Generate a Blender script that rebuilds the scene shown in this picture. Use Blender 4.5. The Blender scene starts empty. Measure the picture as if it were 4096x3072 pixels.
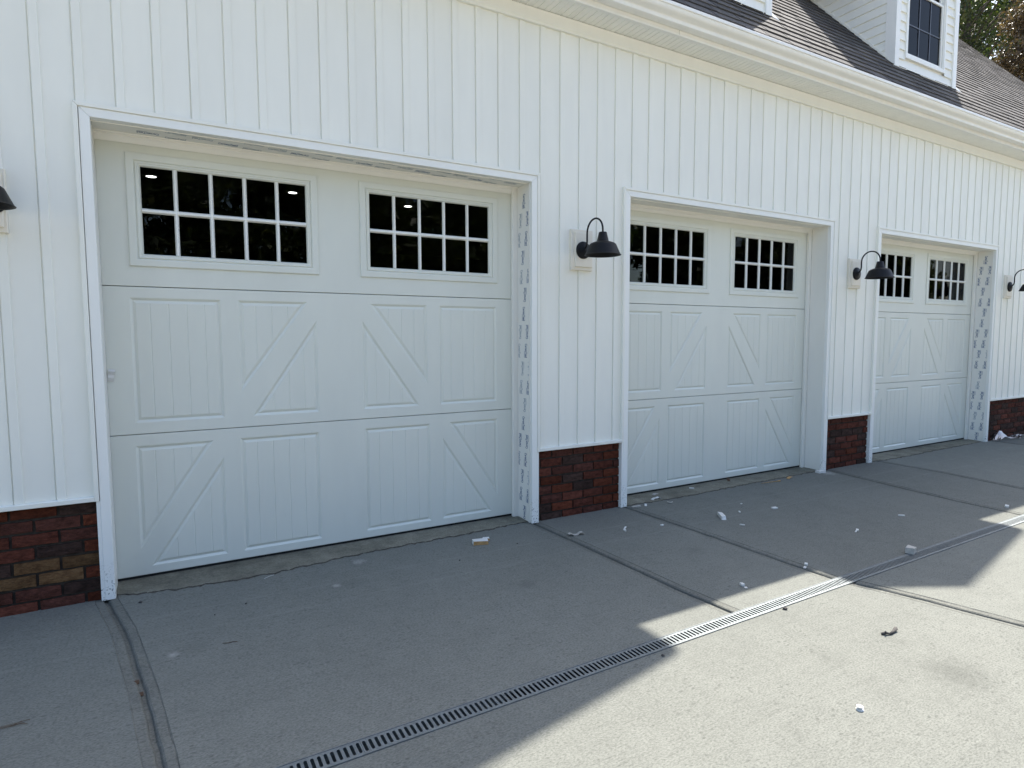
import bpy, bmesh, math, random
import numpy as np
from mathutils import Vector, Matrix
from mathutils.geometry import tessellate_polygon

random.seed(7)
RNG = np.random.default_rng(7)
S = bpy.context.scene
COL = S.collection

# ------------------------------------------------------------------ camera
cam_d = bpy.data.cameras.new("camera")
cam = bpy.data.objects.new("camera", cam_d)
COL.objects.link(cam)
CAM_LOC = Vector((0.39093, -3.80442, 1.40007))
cam.location = CAM_LOC
cam.rotation_euler = (1.494914, 0.0028233, -0.5146237)
cam_d.sensor_width = 36.0
cam_d.lens = 21.0817
cam_d.clip_start = 0.05
cam_d.clip_end = 2000.0
S.camera = cam

# ------------------------------------------------------------------ world + sun + exposure
SUN_TO = Vector((0.59, 0.33, 1.0)).normalized()
SUN_EL = math.asin(SUN_TO.z)
SUN_AZ = math.atan2(SUN_TO.x, SUN_TO.y)
W = bpy.data.worlds.new("World")
S.world = W
W.use_nodes = True
wn = W.node_tree
wn.nodes.clear()
wo = wn.nodes.new("ShaderNodeOutputWorld")
wb = wn.nodes.new("ShaderNodeBackground")
ws = wn.nodes.new("ShaderNodeTexSky")
ws.sky_type = 'NISHITA'
ws.sun_disc = False
ws.sun_elevation = SUN_EL
ws.sun_rotation = SUN_AZ
ws.air_density = 1.0
ws.dust_density = 2.2
ws.ozone_density = 1.0
wb.inputs["Strength"].default_value = 0.135
wn.links.new(ws.outputs[0], wb.inputs[0])
wn.links.new(wb.outputs[0], wo.inputs[0])

sun_d = bpy.data.lights.new("sun", 'SUN')
sun_d.energy = 4.4
sun_d.angle = math.radians(0.53)
sun_d.color = (1.0, 0.945, 0.87)
sun = bpy.data.objects.new("sun", sun_d)
COL.objects.link(sun)
sun.rotation_euler = (-SUN_TO).to_track_quat('-Z', 'Y').to_euler()
sun.location = (20, 12, 40)

S.view_settings.view_transform = 'Standard'
S.view_settings.look = 'None'
S.view_settings.gamma = 1.0
S.view_settings.use_curve_mapping = False
S.view_settings.exposure = 1.43
S.render.engine = 'CYCLES'
S.cycles.max_bounces = 8
S.cycles.diffuse_bounces = 5
S.cycles.transparent_max_bounces = 12


# ------------------------------------------------------------------ materials
def mat_new(name):
    m = bpy.data.materials.new(name)
    m.use_nodes = True
    nt = m.node_tree
    return m, nt, nt.nodes["Principled BSDF"]


def N(nt, kind, **kw):
    n = nt.nodes.new(kind)
    for k, v in kw.items():
        setattr(n, k, v)
    return n


def ramp(nt, stops):
    r = nt.nodes.new("ShaderNodeValToRGB")
    els = r.color_ramp.elements
    els[0].position, els[0].color = stops[0][0], (*stops[0][1], 1)
    els[1].position, els[1].color = stops[-1][0], (*stops[-1][1], 1)
    for p, c in stops[1:-1]:
        e = els.new(p)
        e.color = (*c, 1)
    return r


def g3(v):
    return (v, v, v)


def noise(nt, vec, scale, detail=4.0, rough=0.55):
    n = nt.nodes.new("ShaderNodeTexNoise")
    n.inputs["Scale"].default_value = scale
    n.inputs["Detail"].default_value = detail
    n.inputs["Roughness"].default_value = rough
    nt.links.new(vec, n.inputs["Vector"])
    return n


def mapped(nt, scale=(1, 1, 1), loc=(0, 0, 0), src="Object"):
    tc = nt.nodes.new("ShaderNodeTexCoord")
    mp = nt.nodes.new("ShaderNodeMapping")
    mp.inputs["Scale"].default_value = scale
    mp.inputs["Location"].default_value = loc
    nt.links.new(tc.outputs[src], mp.inputs["Vector"])
    return mp.outputs["Vector"]


def world_pos(nt, scale=(1, 1, 1)):
    ge = nt.nodes.new("ShaderNodeNewGeometry")
    mp = nt.nodes.new("ShaderNodeMapping")
    mp.inputs["Scale"].default_value = scale
    nt.links.new(ge.outputs["Position"], mp.inputs["Vector"])
    return mp.outputs["Vector"]


def mixc(nt, fac, a, b, mode='MIX'):
    m = nt.nodes.new("ShaderNodeMix")
    m.data_type = 'RGBA'
    m.blend_type = mode
    for sock, v in ((m.inputs[0], fac), (m.inputs[6], a), (m.inputs[7], b)):
        if isinstance(v, (int, float)):
            sock.default_value = v
        elif isinstance(v, tuple):
            sock.default_value = (*v, 1) if len(v) == 3 else v
        else:
            nt.links.new(v, sock)
    return m.outputs[2]


def mathn(nt, op, a, b=None, clamp=False):
    m = nt.nodes.new("ShaderNodeMath")
    m.operation = op
    m.use_clamp = clamp
    for i, v in enumerate((a, b)):
        if v is None:
            continue
        if isinstance(v, (int, float)):
            m.inputs[i].default_value = v
        else:
            nt.links.new(v, m.inputs[i])
    return m.outputs[0]


def bump(nt, bsdf, height, strength, dist=0.01):
    b = nt.nodes.new("ShaderNodeBump")
    b.inputs["Strength"].default_value = strength
    b.inputs["Distance"].default_value = dist
    nt.links.new(height, b.inputs["Height"])
    nt.links.new(b.outputs[0], bsdf.inputs["Normal"])


def simple(name, col, rough=0.5, metal=0.0, vary=0.06, vscale=6.0, bumps=0.0, bscale=60.0, bdir=(1, 1, 1), spec=0.5):
    m, nt, b = mat_new(name)
    n = noise(nt, world_pos(nt), vscale, 5)
    lo = tuple(c * (1 - vary) for c in col)
    hi = tuple(min(1, c * (1 + vary)) for c in col)
    r = ramp(nt, [(0.3, lo), (0.7, hi)])
    nt.links.new(n.outputs[0], r.inputs[0])
    nt.links.new(r.outputs[0], b.inputs["Base Color"])
    b.inputs["Roughness"].default_value = rough
    b.inputs["Metallic"].default_value = metal
    b.inputs["Specular IOR Level"].default_value = spec
    if bumps:
        n2 = noise(nt, world_pos(nt, bdir), bscale, 3)
        bump(nt, b, n2.outputs[0], bumps, 0.002)
    return m


def grimy_white(name, col, rough, low_dirt=0.0, bumps=0.05, bdir=(1, 1, 1), bscale=120.0):
    """white plastic or paint with faint scuffs, slightly dirtier speckle where low_dirt > 0"""
    m, nt, b = mat_new(name)
    n = noise(nt, world_pos(nt, (3, 3, 0.8)), 1.7, 6, 0.6)
    r = ramp(nt, [(0.3, tuple(c * 0.955 for c in col)), (0.68, col)])
    nt.links.new(n.outputs[0], r.inputs[0])
    sc = noise(nt, world_pos(nt, (1, 1, 0.35)), 23, 4, 0.7)
    sr = ramp(nt, [(0.70, g3(0.0)), (0.78, g3(1.0))])
    nt.links.new(sc.outputs[0], sr.inputs[0])
    fac = mathn(nt, 'MULTIPLY', sr.outputs[0], 0.10)
    c1 = mixc(nt, fac, r.outputs[0], (0.38, 0.37, 0.35))
    oi = nt.nodes.new("ShaderNodeObjectInfo")
    orr = ramp(nt, [(0.0, g3(0.965)), (1.0, g3(1.0))])
    nt.links.new(oi.outputs["Random"], orr.inputs[0])
    c1 = mixc(nt, 1.0, c1, orr.outputs[0], 'MULTIPLY')
    if low_dirt:
        ge = nt.nodes.new("ShaderNodeNewGeometry")
        sx = nt.nodes.new("ShaderNodeSeparateXYZ")
        nt.links.new(ge.outputs["Position"], sx.inputs[0])
        mr = nt.nodes.new("ShaderNodeMapRange")
        mr.inputs[1].default_value = 0.22
        mr.inputs[2].default_value = 0.0
        nt.links.new(sx.outputs[2], mr.inputs[0])
        dn = noise(nt, world_pos(nt), 95, 3, 0.6)
        dr = ramp(nt, [(0.585, g3(0.0)), (0.62, g3(1.0))])
        nt.links.new(dn.outputs[0], dr.inputs[0])
        f2 = mathn(nt, 'MULTIPLY', mathn(nt, 'MULTIPLY', dr.outputs[0], mr.outputs[0]), low_dirt)
        c1 = mixc(nt, f2, c1, (0.08, 0.075, 0.07))
    nt.links.new(c1, b.inputs["Base Color"])
    b.inputs["Roughness"].default_value = rough
    n2 = noise(nt, world_pos(nt, bdir), bscale, 3)
    bump(nt, b, n2.outputs[0], bumps, 0.002)
    return m


M = {}
M['vinyl'] = grimy_white('white_vinyl', (0.85, 0.853, 0.785), 0.42, 0, 0.06, (4, 4, 0.25), 90)
M['trim'] = grimy_white('white_trim_paint', (0.86, 0.87, 0.835), 0.40, 0.9, 0.04)
M['jamb'] = grimy_white('cream_jamb_vinyl', (0.82, 0.81, 0.755), 0.42, 0, 0.03)
M['door'] = grimy_white('door_steel_paint', (0.725, 0.745, 0.675), 0.42, 0, 0.10, (0.3, 1, 5), 170)
M['aluminium'] = grimy_white('white_gutter_aluminium', (0.86, 0.86, 0.825), 0.36, 0, 0.05, (0.15, 1, 1), 9)
M['soffit'] = simple('white_soffit', (0.87, 0.87, 0.82), 0.6, 0, 0.03, 8, 0.5, 220)
M['beige'] = simple('beige_mounting_block', (0.74, 0.70, 0.60), 0.5, 0, 0.05, 9)
M['black_metal'] = simple('black_powder_coat', (0.0065, 0.0065, 0.007), 0.5, 0.0, 0.15, 30, 0.05, 300, (1, 1, 1), 0.25)
M['rubber'] = simple('black_rubber', (0.012, 0.012, 0.012), 0.8)
M['galv'] = simple('galvanised_steel', (0.165, 0.185, 0.19), 0.54, 0.42, 0.18, 40, 0.08, 90)
M['drain_dark'] = simple('drain_channel_plastic', (0.03, 0.03, 0.03), 0.8)
M['mortar'] = simple('mortar', (0.052, 0.043, 0.037), 0.95, 0, 0.3, 30, 0.6, 120, (1, 1, 1), 0.05)
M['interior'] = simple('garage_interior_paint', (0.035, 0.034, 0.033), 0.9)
M['wood'] = simple('bare_pine', (0.42, 0.25, 0.10), 0.7, 0, 0.3, 40, 0.2, 60, (1, 1, 8))
M['pvc'] = simple('white_pvc_scrap', (0.66, 0.655, 0.625), 0.5, 0, 0.05, 30)
M['pvc_grey'] = simple('weathered_scrap', (0.42, 0.40, 0.36), 0.7, 0, 0.15, 30)
M['stone'] = simple('dark_pebble', (0.07, 0.065, 0.06), 0.9, 0, 0.4, 60)
M['twig'] = simple('dry_twig', (0.10, 0.065, 0.04), 0.9, 0, 0.3, 50)
M['dryleaf'] = simple('dry_leaf', (0.085, 0.045, 0.022), 0.8, 0, 0.3, 50)
M['bark'] = simple('bark', (0.09, 0.075, 0.06), 0.95, 0, 0.35, 9, 0.8, 30)
M['blind'] = simple('window_blind', (0.085, 0.09, 0.115), 0.7)
M['muntin'] = simple('grey_muntin', (0.06, 0.064, 0.08), 0.4)
M['roof_felt'] = simple('roof_underlay', (0.02, 0.02, 0.021), 0.95)
M['flashing'] = simple('metal_flashing', (0.42, 0.44, 0.46), 0.4, 0.6)
M['ink'] = simple('blue_ink', (0.014, 0.075, 0.21), 0.6, spec=0.1)
M['ink_faint'] = simple('faded_blue_ink', (0.22, 0.28, 0.35), 0.6)
M['dirt'] = simple('dirt', (0.055, 0.048, 0.038), 0.95, 0, 0.5, 60)
M['bounce_ground'] = simple('pale_bounce_ground', (0.43, 0.385, 0.30), 0.95, 0, 0.12, 0.6, 0.6, 12, (1, 1, 1), 0.1)  # unseen ground, its tone made pale to bounce sunlight onto the facade

# lit lens of the recessed lights
m, nt, b = mat_new('lit_lens')
b.inputs["Base Color"].default_value = (1, 1, 1, 1)
b.inputs["Emission Color"].default_value = (1, 0.98, 0.95, 1)
b.inputs["Emission Strength"].default_value = 6.0
M['lens'] = m


def glass_mat(name, tint, rough=0.0, shine=(0.36, 0.36, 0.36)):
    m, nt, b = mat_new(name)
    nt.nodes.remove(b)
    out = nt.nodes["Material Output"]
    fr = nt.nodes.new("ShaderNodeFresnel")
    fr.inputs[0].default_value = 1.48
    tr = nt.nodes.new("ShaderNodeBsdfTransparent")
    tr.inputs[0].default_value = (*tint, 1)
    gl = nt.nodes.new("ShaderNodeBsdfGlossy")
    gl.inputs["Roughness"].default_value = rough
    gl.inputs[0].default_value = (*shine, 1)
    n = noise(nt, world_pos(nt), 3.0, 2)
    bp = nt.nodes.new("ShaderNodeBump")
    bp.inputs["Strength"].default_value = 0.03
    bp.inputs["Distance"].default_value = 0.02
    nt.links.new(n.outputs[0], bp.inputs["Height"])
    nt.links.new(bp.outputs[0], gl.inputs["Normal"])
    mx = nt.nodes.new("ShaderNodeMixShader")
    nt.links.new(fr.outputs[0], mx.inputs[0])
    nt.links.new(tr.outputs[0], mx.inputs[1])
    nt.links.new(gl.outputs[0], mx.inputs[2])
    nt.links.new(mx.outputs[0], out.inputs[0])
    return m


M['glass'] = glass_mat('door_glass', (0.62, 0.64, 0.63))
M['screen_glass'] = glass_mat('screened_glass', (0.30, 0.32, 0.36), 0.02)
M['film'] = glass_mat('clear_plastic_film', (0.78, 0.79, 0.79), 0.4)


def concrete_mat(name, base, blotch, warm=(0, 0, 0), broom=True):
    m, nt, b = mat_new(name)
    wp = world_pos(nt)
    big = noise(nt, wp, 0.75, 5, 0.6)
    mid = noise(nt, wp, 7.0, 6, 0.62)
    fine = noise(nt, world_pos(nt, (0.5, 1.0, 1.0)), 170, 4, 0.7)
    c_lo = tuple(c * (1 - blotch) for c in base)
    c_hi = tuple(c * (1 + blotch * 0.8) for c in base)
    r1 = ramp(nt, [(0.32, c_lo), (0.68, c_hi)])
    mixf = mathn(nt, 'ADD', mathn(nt, 'MULTIPLY', big.outputs[0], 0.55), mathn(nt, 'MULTIPLY', mid.outputs[0], 0.45))
    nt.links.new(mixf, r1.inputs[0])
    mot = noise(nt, world_pos(nt, (0.5, 1, 1)), 42, 4, 0.65)
    rm = ramp(nt, [(0.32, g3(0.90)), (0.50, g3(1.0)), (0.72, g3(1.045))])
    nt.links.new(mot.outputs[0], rm.inputs[0])
    r2 = ramp(nt, [(0.30, g3(0.58)), (0.50, g3(1.0)), (0.72, g3(1.28))])
    nt.links.new(fine.outputs[0], r2.inputs[0])
    col = mixc(nt, 1.0, r1.outputs[0], r2.outputs[0], 'MULTIPLY')
    col = mixc(nt, 1.0, col, rm.outputs[0], 'MULTIPLY')
    # pits: short dark flecks, clustered
    vo = nt.nodes.new("ShaderNodeTexVoronoi")
    vo.inputs["Scale"].default_value = 46
    nt.links.new(world_pos(nt, (0.5, 1.0, 1.0)), vo.inputs["Vector"])
    pr = ramp(nt, [(0.14, g3(1.0)), (0.27, g3(0.0))])
    nt.links.new(vo.outputs["Distance"], pr.inputs[0])
    cl = noise(nt, wp, 3.1, 3)
    cr = ramp(nt, [(0.42, g3(0.0)), (0.58, g3(1.0))])
    nt.links.new(cl.outputs[0], cr.inputs[0])
    pits = mathn(nt, 'MULTIPLY', pr.outputs[0], cr.outputs[0])
    col = mixc(nt, mathn(nt, 'MULTIPLY', pits, 0.46), col, tuple(c * 0.45 for c in base))
    # broom strokes run along the building
    st = noise(nt, world_pos(nt, (0.9, 130, 1)), 2.2, 5, 0.75)
    sr = ramp(nt, [(0.30, g3(0.80)), (0.55, g3(1.0)), (0.75, g3(1.06))])
    nt.links.new(st.outputs[0], sr.inputs[0])
    if broom:
        oi = nt.nodes.new('ShaderNodeObjectInfo')
        orr = ramp(nt, [(0.0, g3(0.93)), (1.0, g3(1.05))])
        nt.links.new(oi.outputs['Random'], orr.inputs[0])
        col = mixc(nt, 1.0, col, orr.outputs[0], 'MULTIPLY')
        col = mixc(nt, 0.55, col, mixc(nt, 1.0, col, sr.outputs[0], 'MULTIPLY'))
        # isolated stains and a pale trowel line
        def spot(cx, cy, rad, scale):
            vm = nt.nodes.new("ShaderNodeVectorMath")
            vm.operation = 'DISTANCE'
            nt.links.new(wp, vm.inputs[0])
            vm.inputs[1].default_value = (cx, cy, 0)
            nn = noise(nt, wp, scale, 6, 0.75)
            d = mathn(nt, 'SUBTRACT', vm.outputs["Value"], mathn(nt, 'MULTIPLY', mathn(nt, 'SUBTRACT', nn.outputs[0], 0.5), rad * 2.6))
            mr = nt.nodes.new("ShaderNodeMapRange")
            mr.inputs[1].default_value = rad
            mr.inputs[2].default_value = rad * 0.15
            nt.links.new(d, mr.inputs[0])
            return mr.outputs[0]
        for cx, cy, rad, amt, tone in ((3.19, -2.62, 0.17, 0.42, 0.45), (3.25, -2.35, 0.10, 0.25, 0.5), (2.85, -2.28, 0.12, 0.18, 0.5),
                                       (2.1, -0.95, 0.07, 0.35, 0.5), (3.35, -1.02, 0.10, 0.3, 0.55), (0.42, -0.80, 0.10, 0.22, 0.6),
                                       (5.0, -0.35, 0.12, 0.25, 0.5), (7.2, -0.62, 0.2, 0.25, 0.5), (1.25, -0.45, 0.09, 0.2, 0.5)):
            f = mathn(nt, 'MULTIPLY', spot(cx, cy, rad, 26), amt)
            col = mixc(nt, f, col, tuple(c * tone for c in base))
        for cx, cy, rad in ((1.36, -0.12, 0.05), (6.25, -0.08, 0.11), (1.15, -0.42, 0.03), (0.34, -0.82, 0.03)):
            f = mathn(nt, 'MULTIPLY', spot(cx, cy, rad, 22), 0.35)
            col = mixc(nt, f, col, (0.50, 0.49, 0.45))
        sx = nt.nodes.new("ShaderNodeSeparateXYZ")
        nt.links.new(wp, sx.inputs[0])
        wob = noise(nt, wp, 1.3, 3)
        for y0 in (-0.625, -0.36):
            yy = mathn(nt, 'ADD', sx.outputs[1], mathn(nt, 'MULTIPLY', mathn(nt, 'SUBTRACT', wob.outputs[0], 0.5), 0.10))
            dd = mathn(nt, 'ABSOLUTE', mathn(nt, 'SUBTRACT', yy, y0))
            mr = nt.nodes.new("ShaderNodeMapRange")
            mr.inputs[1].default_value = 0.016
            mr.inputs[2].default_value = 0.002
            nt.links.new(dd, mr.inputs[0])
            col = mixc(nt, mathn(nt, 'MULTIPLY', mathn(nt, 'MULTIPLY', mr.outputs[0], mid.outputs[0]), 0.32), col, tuple(min(1, c * 1.5) for c in base))
    nt.links.new(col, b.inputs["Base Color"])
    b.inputs["Roughness"].default_value = 0.88
    b.inputs["Specular IOR Level"].default_value = 0.12
    h = mathn(nt, 'ADD', mathn(nt, 'MULTIPLY', fine.outputs[0], 0.6), mathn(nt, 'MULTIPLY', st.outputs[0], 0.5))
    h = mathn(nt, 'SUBTRACT', h, mathn(nt, 'MULTIPLY', pits, 0.5))
    bump(nt, b, h, 0.35, 0.003)
    return m


M['concrete'] = concrete_mat('broomed_concrete', (0.170, 0.175, 0.155), 0.12)
M['joint'] = concrete_mat('tooled_joint_concrete', (0.150, 0.152, 0.134), 0.20, broom=False)
M['threshold'] = concrete_mat('stained_slab_edge', (0.195, 0.186, 0.146), 0.55, broom=False)


def brick_mat(name, a, bcol):
    m, nt, b = mat_new(name)
    oi = nt.nodes.new("ShaderNodeObjectInfo")
    n = noise(nt, world_pos(nt, (1, 1, 1.8)), 26, 6, 0.7)
    n2 = noise(nt, world_pos(nt, (0.7, 1, 2.2)), 75, 4, 0.65)
    r = ramp(nt, [(0.30, a), (0.62, bcol)])
    nt.links.new(n.outputs[0], r.inputs[0])
    rv = ramp(nt, [(0.0, g3(0.70)), (1.0, g3(1.25))])
    nt.links.new(oi.outputs["Random"], rv.inputs[0])
    c = mixc(nt, 1.0, r.outputs[0], rv.outputs[0], 'MULTIPLY')
    sp = ramp(nt, [(0.66, g3(0.0)), (0.74, g3(1.0))])
    nt.links.new(n2.outputs[0], sp.inputs[0])
    c = mixc(nt, mathn(nt, 'MULTIPLY', sp.outputs[0], 0.25), c, (0.16, 0.13, 0.115))
    nt.links.new(c, b.inputs["Base Color"])
    b.inputs["Roughness"].default_value = 0.9
    b.inputs["Specular IOR Level"].default_value = 0.08
    h = mathn(nt, 'ADD', n2.outputs[0], n.outputs[0])
    bump(nt, b, h, 0.9, 0.006)
    return m


BRICKS = [brick_mat('brick_dark_red', (0.0504, 0.0168, 0.0118), (0.1386, 0.0462, 0.0311)),
          brick_mat('brick_plum', (0.0386, 0.0160, 0.0118), (0.1050, 0.0403, 0.0302)),
          brick_mat('brick_charcoal', (0.0235, 0.0151, 0.0126), (0.0739, 0.0437, 0.0353)),
          brick_mat('brick_tan', (0.0773, 0.0395, 0.0193), (0.1722, 0.0983, 0.0479)),
          brick_mat('brick_orange_red', (0.0630, 0.0176, 0.0101), (0.1386, 0.0420, 0.0235))]


def shingle_mat():
    m, nt, b = mat_new('asphalt_shingle')
    ge = nt.nodes.new("ShaderNodeNewGeometry")
    oi = nt.nodes.new("ShaderNodeObjectInfo")
    rnd = mathn(nt, 'FRACT', mathn(nt, 'ADD', ge.outputs["Random Per Island"], oi.outputs["Random"]))
    r = ramp(nt, [(0.0, (0.048, 0.046, 0.046)), (0.5, (0.072, 0.069, 0.067)), (1.0, (0.106, 0.100, 0.096))])
    nt.links.new(rnd, r.inputs[0])
    n = noise(nt, world_pos(nt), 160, 3, 0.7)
    rr = ramp(nt, [(0.3, g3(0.6)), (0.7, g3(1.4))])
    nt.links.new(n.outputs[0], rr.inputs[0])
    c = mixc(nt, 1.0, r.outputs[0], rr.outputs[0], 'MULTIPLY')
    nt.links.new(c, b.inputs["Base Color"])
    b.inputs["Roughness"].default_value = 0.95
    bump(nt, b, n.outputs[0], 0.8, 0.004)
    return m


M['shingle'] = shingle_mat()


def leaf_mat(name, a, bcol, c3):
    m, nt, b = mat_new(name)
    ge = nt.nodes.new("ShaderNodeNewGeometry")
    r = ramp(nt, [(0.0, a), (0.6, bcol), (1.0, c3)])
    nt.links.new(ge.outputs["Random Per Island"], r.inputs[0])
    n = noise(nt, world_pos(nt), 0.9, 3)
    rr = ramp(nt, [(0.3, g3(0.65)), (0.7, g3(1.3))])
    nt.links.new(n.outputs[0], rr.inputs[0])
    c = mixc(nt, 1.0, r.outputs[0], rr.outputs[0], 'MULTIPLY')
    nt.links.new(c, b.inputs["Base Color"])
    b.inputs["Roughness"].default_value = 0.42
    tl = nt.nodes.new("ShaderNodeBsdfTranslucent")
    tc = mixc(nt, 1.0, c, (1.25, 1.35, 0.6), 'MULTIPLY')
    nt.links.new(tc, tl.inputs[0])
    mx = nt.nodes.new("ShaderNodeMixShader")
    mx.inputs[0].default_value = 0.38
    nt.links.new(b.outputs[0], mx.inputs[1])
    nt.links.new(tl.outputs[0], mx.inputs[2])
    nt.links.new(mx.outputs[0], nt.nodes["Material Output"].inputs[0])
    return m


M['leaf_green'] = leaf_mat('green_leaves', (0.026, 0.045, 0.014), (0.048, 0.075, 0.023), (0.110, 0.120, 0.040))
M['leaf_brown'] = leaf_mat('russet_leaves', (0.034, 0.023, 0.014), (0.068, 0.044, 0.025), (0.115, 0.078, 0.042))


# ------------------------------------------------------------------ object helpers
def tag(o, label=None, cat=None, group=None, kind=None):
    if label:
        o['label'] = label
    if cat:
        o['category'] = cat
    if group:
        o['group'] = group
    if kind:
        o['kind'] = kind
    return o


def empty(name, loc=(0, 0, 0), label=None, cat=None, group=None, kind=None, parent=None):
    o = bpy.data.objects.new(name, None)
    o.empty_display_size = 0.2
    o.location = loc
    COL.objects.link(o)
    if parent:
        o.parent = parent
    return tag(o, label, cat, group, kind)


class MB:
    """collects polygons for one mesh object"""

    def __init__(self):
        self.v, self.f, self.sm = [], [], []

    def add(self, vs, fs, smooth=False):
        n = len(self.v)
        self.v += [tuple(p) for p in vs]
        self.f += [[i + n for i in q] for q in fs]
        self.sm += [smooth] * len(fs)
        return self

    def poly(self, pts):
        return self.add(pts, [list(range(len(pts)))])

    def box(self, x0, x1, y0, y1, z0, z1):
        v = [(x, y, z) for z in (z0, z1) for y in (y0, y1) for x in (x0, x1)]
        return self.add(v, [(0, 2, 3, 1), (4, 5, 7, 6), (0, 1, 5, 4), (2, 6, 7, 3), (0, 4, 6, 2), (1, 3, 7, 5)])

    def bbox(self, x0, x1, y0, y1, z0, z1, c=0.002):
        """box whose front (-y) edges are chamfered"""
        r = [(x0, z0), (x1, z0), (x1, z1), (x0, z1)]
        q = [(x0 + c, z0 + c), (x1 - c, z0 + c), (x1 - c, z1 - c), (x0 + c, z1 - c)]
        v = [(x, y0, z) for x, z in q] + [(x, y0 + c, z) for x, z in r] + [(x, y1, z) for x, z in r]
        f = [(0, 1, 2, 3), (11, 10, 9, 8)]
        for a in (0, 4):
            for i in range(4):
                j = (i + 1) % 4
                f.append((a + i, a + 4 + i, a + 4 + j, a + j))
        return self.add(v, f)

    def prism(self, pts, y0, y1):
        """polygon in xz extruded along y"""
        n = len(pts)
        v = [(x, y0, z) for x, z in pts] + [(x, y1, z) for x, z in pts]
        f = [list(range(n)), list(range(2 * n - 1, n - 1, -1))]
        for i in range(n):
            j = (i + 1) % n
            f.append((i, i + n, j + n, j))
        return self.add(v, f)

    def extrude_x(self, prof, x0, x1, closed=False, smooth=False):
        """profile of (y, z) points drawn along x"""
        n = len(prof)
        v = [(x0, y, z) for y, z in prof] + [(x1, y, z) for y, z in prof]
        f = [(i, i + 1, i + 1 + n, i + n) for i in range(n - 1)]
        if closed:
            f.append((n - 1, 0, n, 2 * n - 1))
            f += [list(range(n - 1, -1, -1)), list(range(n, 2 * n))]
        return self.add(v, f, smooth)

    def tube(self, pts, rad, n=8, cap=True, smooth=True):
        pts = [Vector(p) for p in pts]
        rad = rad if isinstance(rad, (list, tuple)) else [rad] * len(pts)
        v, f = [], []
        up = Vector((0.31, 0.17, 0.93))
        for i, p in enumerate(pts):
            t = (pts[min(i + 1, len(pts) - 1)] - pts[max(i - 1, 0)]).normalized()
            a = t.cross(up)
            if a.length < 0.05:
                a = t.cross(Vector((1, 0, 0)))
            a.normalize()
            c = t.cross(a)
            for k in range(n):
                th = 2 * math.pi * k / n
                v.append(p + (a * math.cos(th) + c * math.sin(th)) * rad[i])
        for i in range(len(pts) - 1):
            for k in range(n):
                k2 = (k + 1) % n
                f.append((i * n + k, i * n + k2, (i + 1) * n + k2, (i + 1) * n + k))
        if cap:
            f.append(list(range(n - 1, -1, -1)))
            f.append([(len(pts) - 1) * n + k for k in range(n)])
        return self.add(v, f, smooth)

    def lathe(self, prof, cx, cy, n=40, smooth=True):
        """(r, z) profile turned about a vertical axis"""
        v, f = [], []
        for r, z in prof:
            for k in range(n):
                th = 2 * math.pi * k / n
                v.append((cx + r * math.cos(th), cy + r * math.sin(th), z))
        for i in range(len(prof) - 1):
            for k in range(n):
                k2 = (k + 1) % n
                f.append((i * n + k, i * n + k2, (i + 1) * n + k2, (i + 1) * n + k))
        return self.add(v, f, smooth)

    def lathe_y(self, prof, cx, cz, n=32, smooth=True):
        v, f = [], []
        for r, y in prof:
            for k in range(n):
                th = 2 * math.pi * k / n
                v.append((cx + r * math.cos(th), y, cz + r * math.sin(th)))
        for i in range(len(prof) - 1):
            for k in range(n):
                k2 = (k + 1) % n
                f.append((i * n + k, i * n + k2, (i + 1) * n + k2, (i + 1) * n + k))
        return self.add(v, f, smooth)

    def mesh(self, name, mat):
        me = bpy.data.meshes.new(name)
        me.from_pydata(self.v, [], self.f)
        me.polygons.foreach_set('use_smooth', self.sm)
        me.update()
        if mat:
            me.materials.append(mat)
        return me

    def build(self, name, mat, parent=None, loc=(0, 0, 0)):
        return link(name, self.mesh(name, mat), parent, loc)


def link(name, me, parent=None, loc=(0, 0, 0), rot=(0, 0, 0)):
    o = bpy.data.objects.new(name, me)
    o.location = loc
    o.rotation_euler = rot
    COL.objects.link(o)
    if parent:
        o.parent = parent
    return o


def copy_tree(o, parent=None):
    c = o.copy()
    COL.objects.link(c)
    c.parent = parent
    for ch in list(o.children):
        copy_tree(ch, c)
    return c


def clip_poly(pts, axis, lim, keep_less):
    """clip a 2D convex polygon at pts[axis] = lim"""
    out = []
    for i in range(len(pts)):
        a, b2 = pts[i], pts[(i + 1) % len(pts)]
        ia = (a[axis] <= lim) if keep_less else (a[axis] >= lim)
        ib = (b2[axis] <= lim) if keep_less else (b2[axis] >= lim)
        if ia:
            out.append(a)
        if ia != ib:
            t = (lim - a[axis]) / (b2[axis] - a[axis])
            out.append((a[0] + (b2[0] - a[0]) * t, a[1] + (b2[1] - a[1]) * t))
    return out


def area2(p):
    return sum(p[i][0] * p[(i + 1) % len(p)][1] - p[(i + 1) % len(p)][0] * p[i][1] for i in range(len(p))) / 2


def inset(pts, d):
    """move each edge of a counter-clockwise convex polygon inwards; d is one value or one per edge"""
    n = len(pts)
    ds = d if isinstance(d, (list, tuple)) else [d] * n
    lines = []
    for i in range(n):
        a, b2 = Vector(pts[i]), Vector(pts[(i + 1) % n])
        t = (b2 - a).normalized()
        nn = Vector((-t.y, t.x))
        lines.append((a + nn * ds[i], t))
    out = []
    for i in range(n):
        p, t = lines[i - 1]
        q, s = lines[i]
        den = t.x * s.y - t.y * s.x
        if abs(den) < 1e-6:
            out.append((q.x, q.y))
            continue
        u = ((q.x - p.x) * s.y - (q.y - p.y) * s.x) / den
        out.append((p.x + t.x * u, p.y + t.y * u))
    return out


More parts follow.
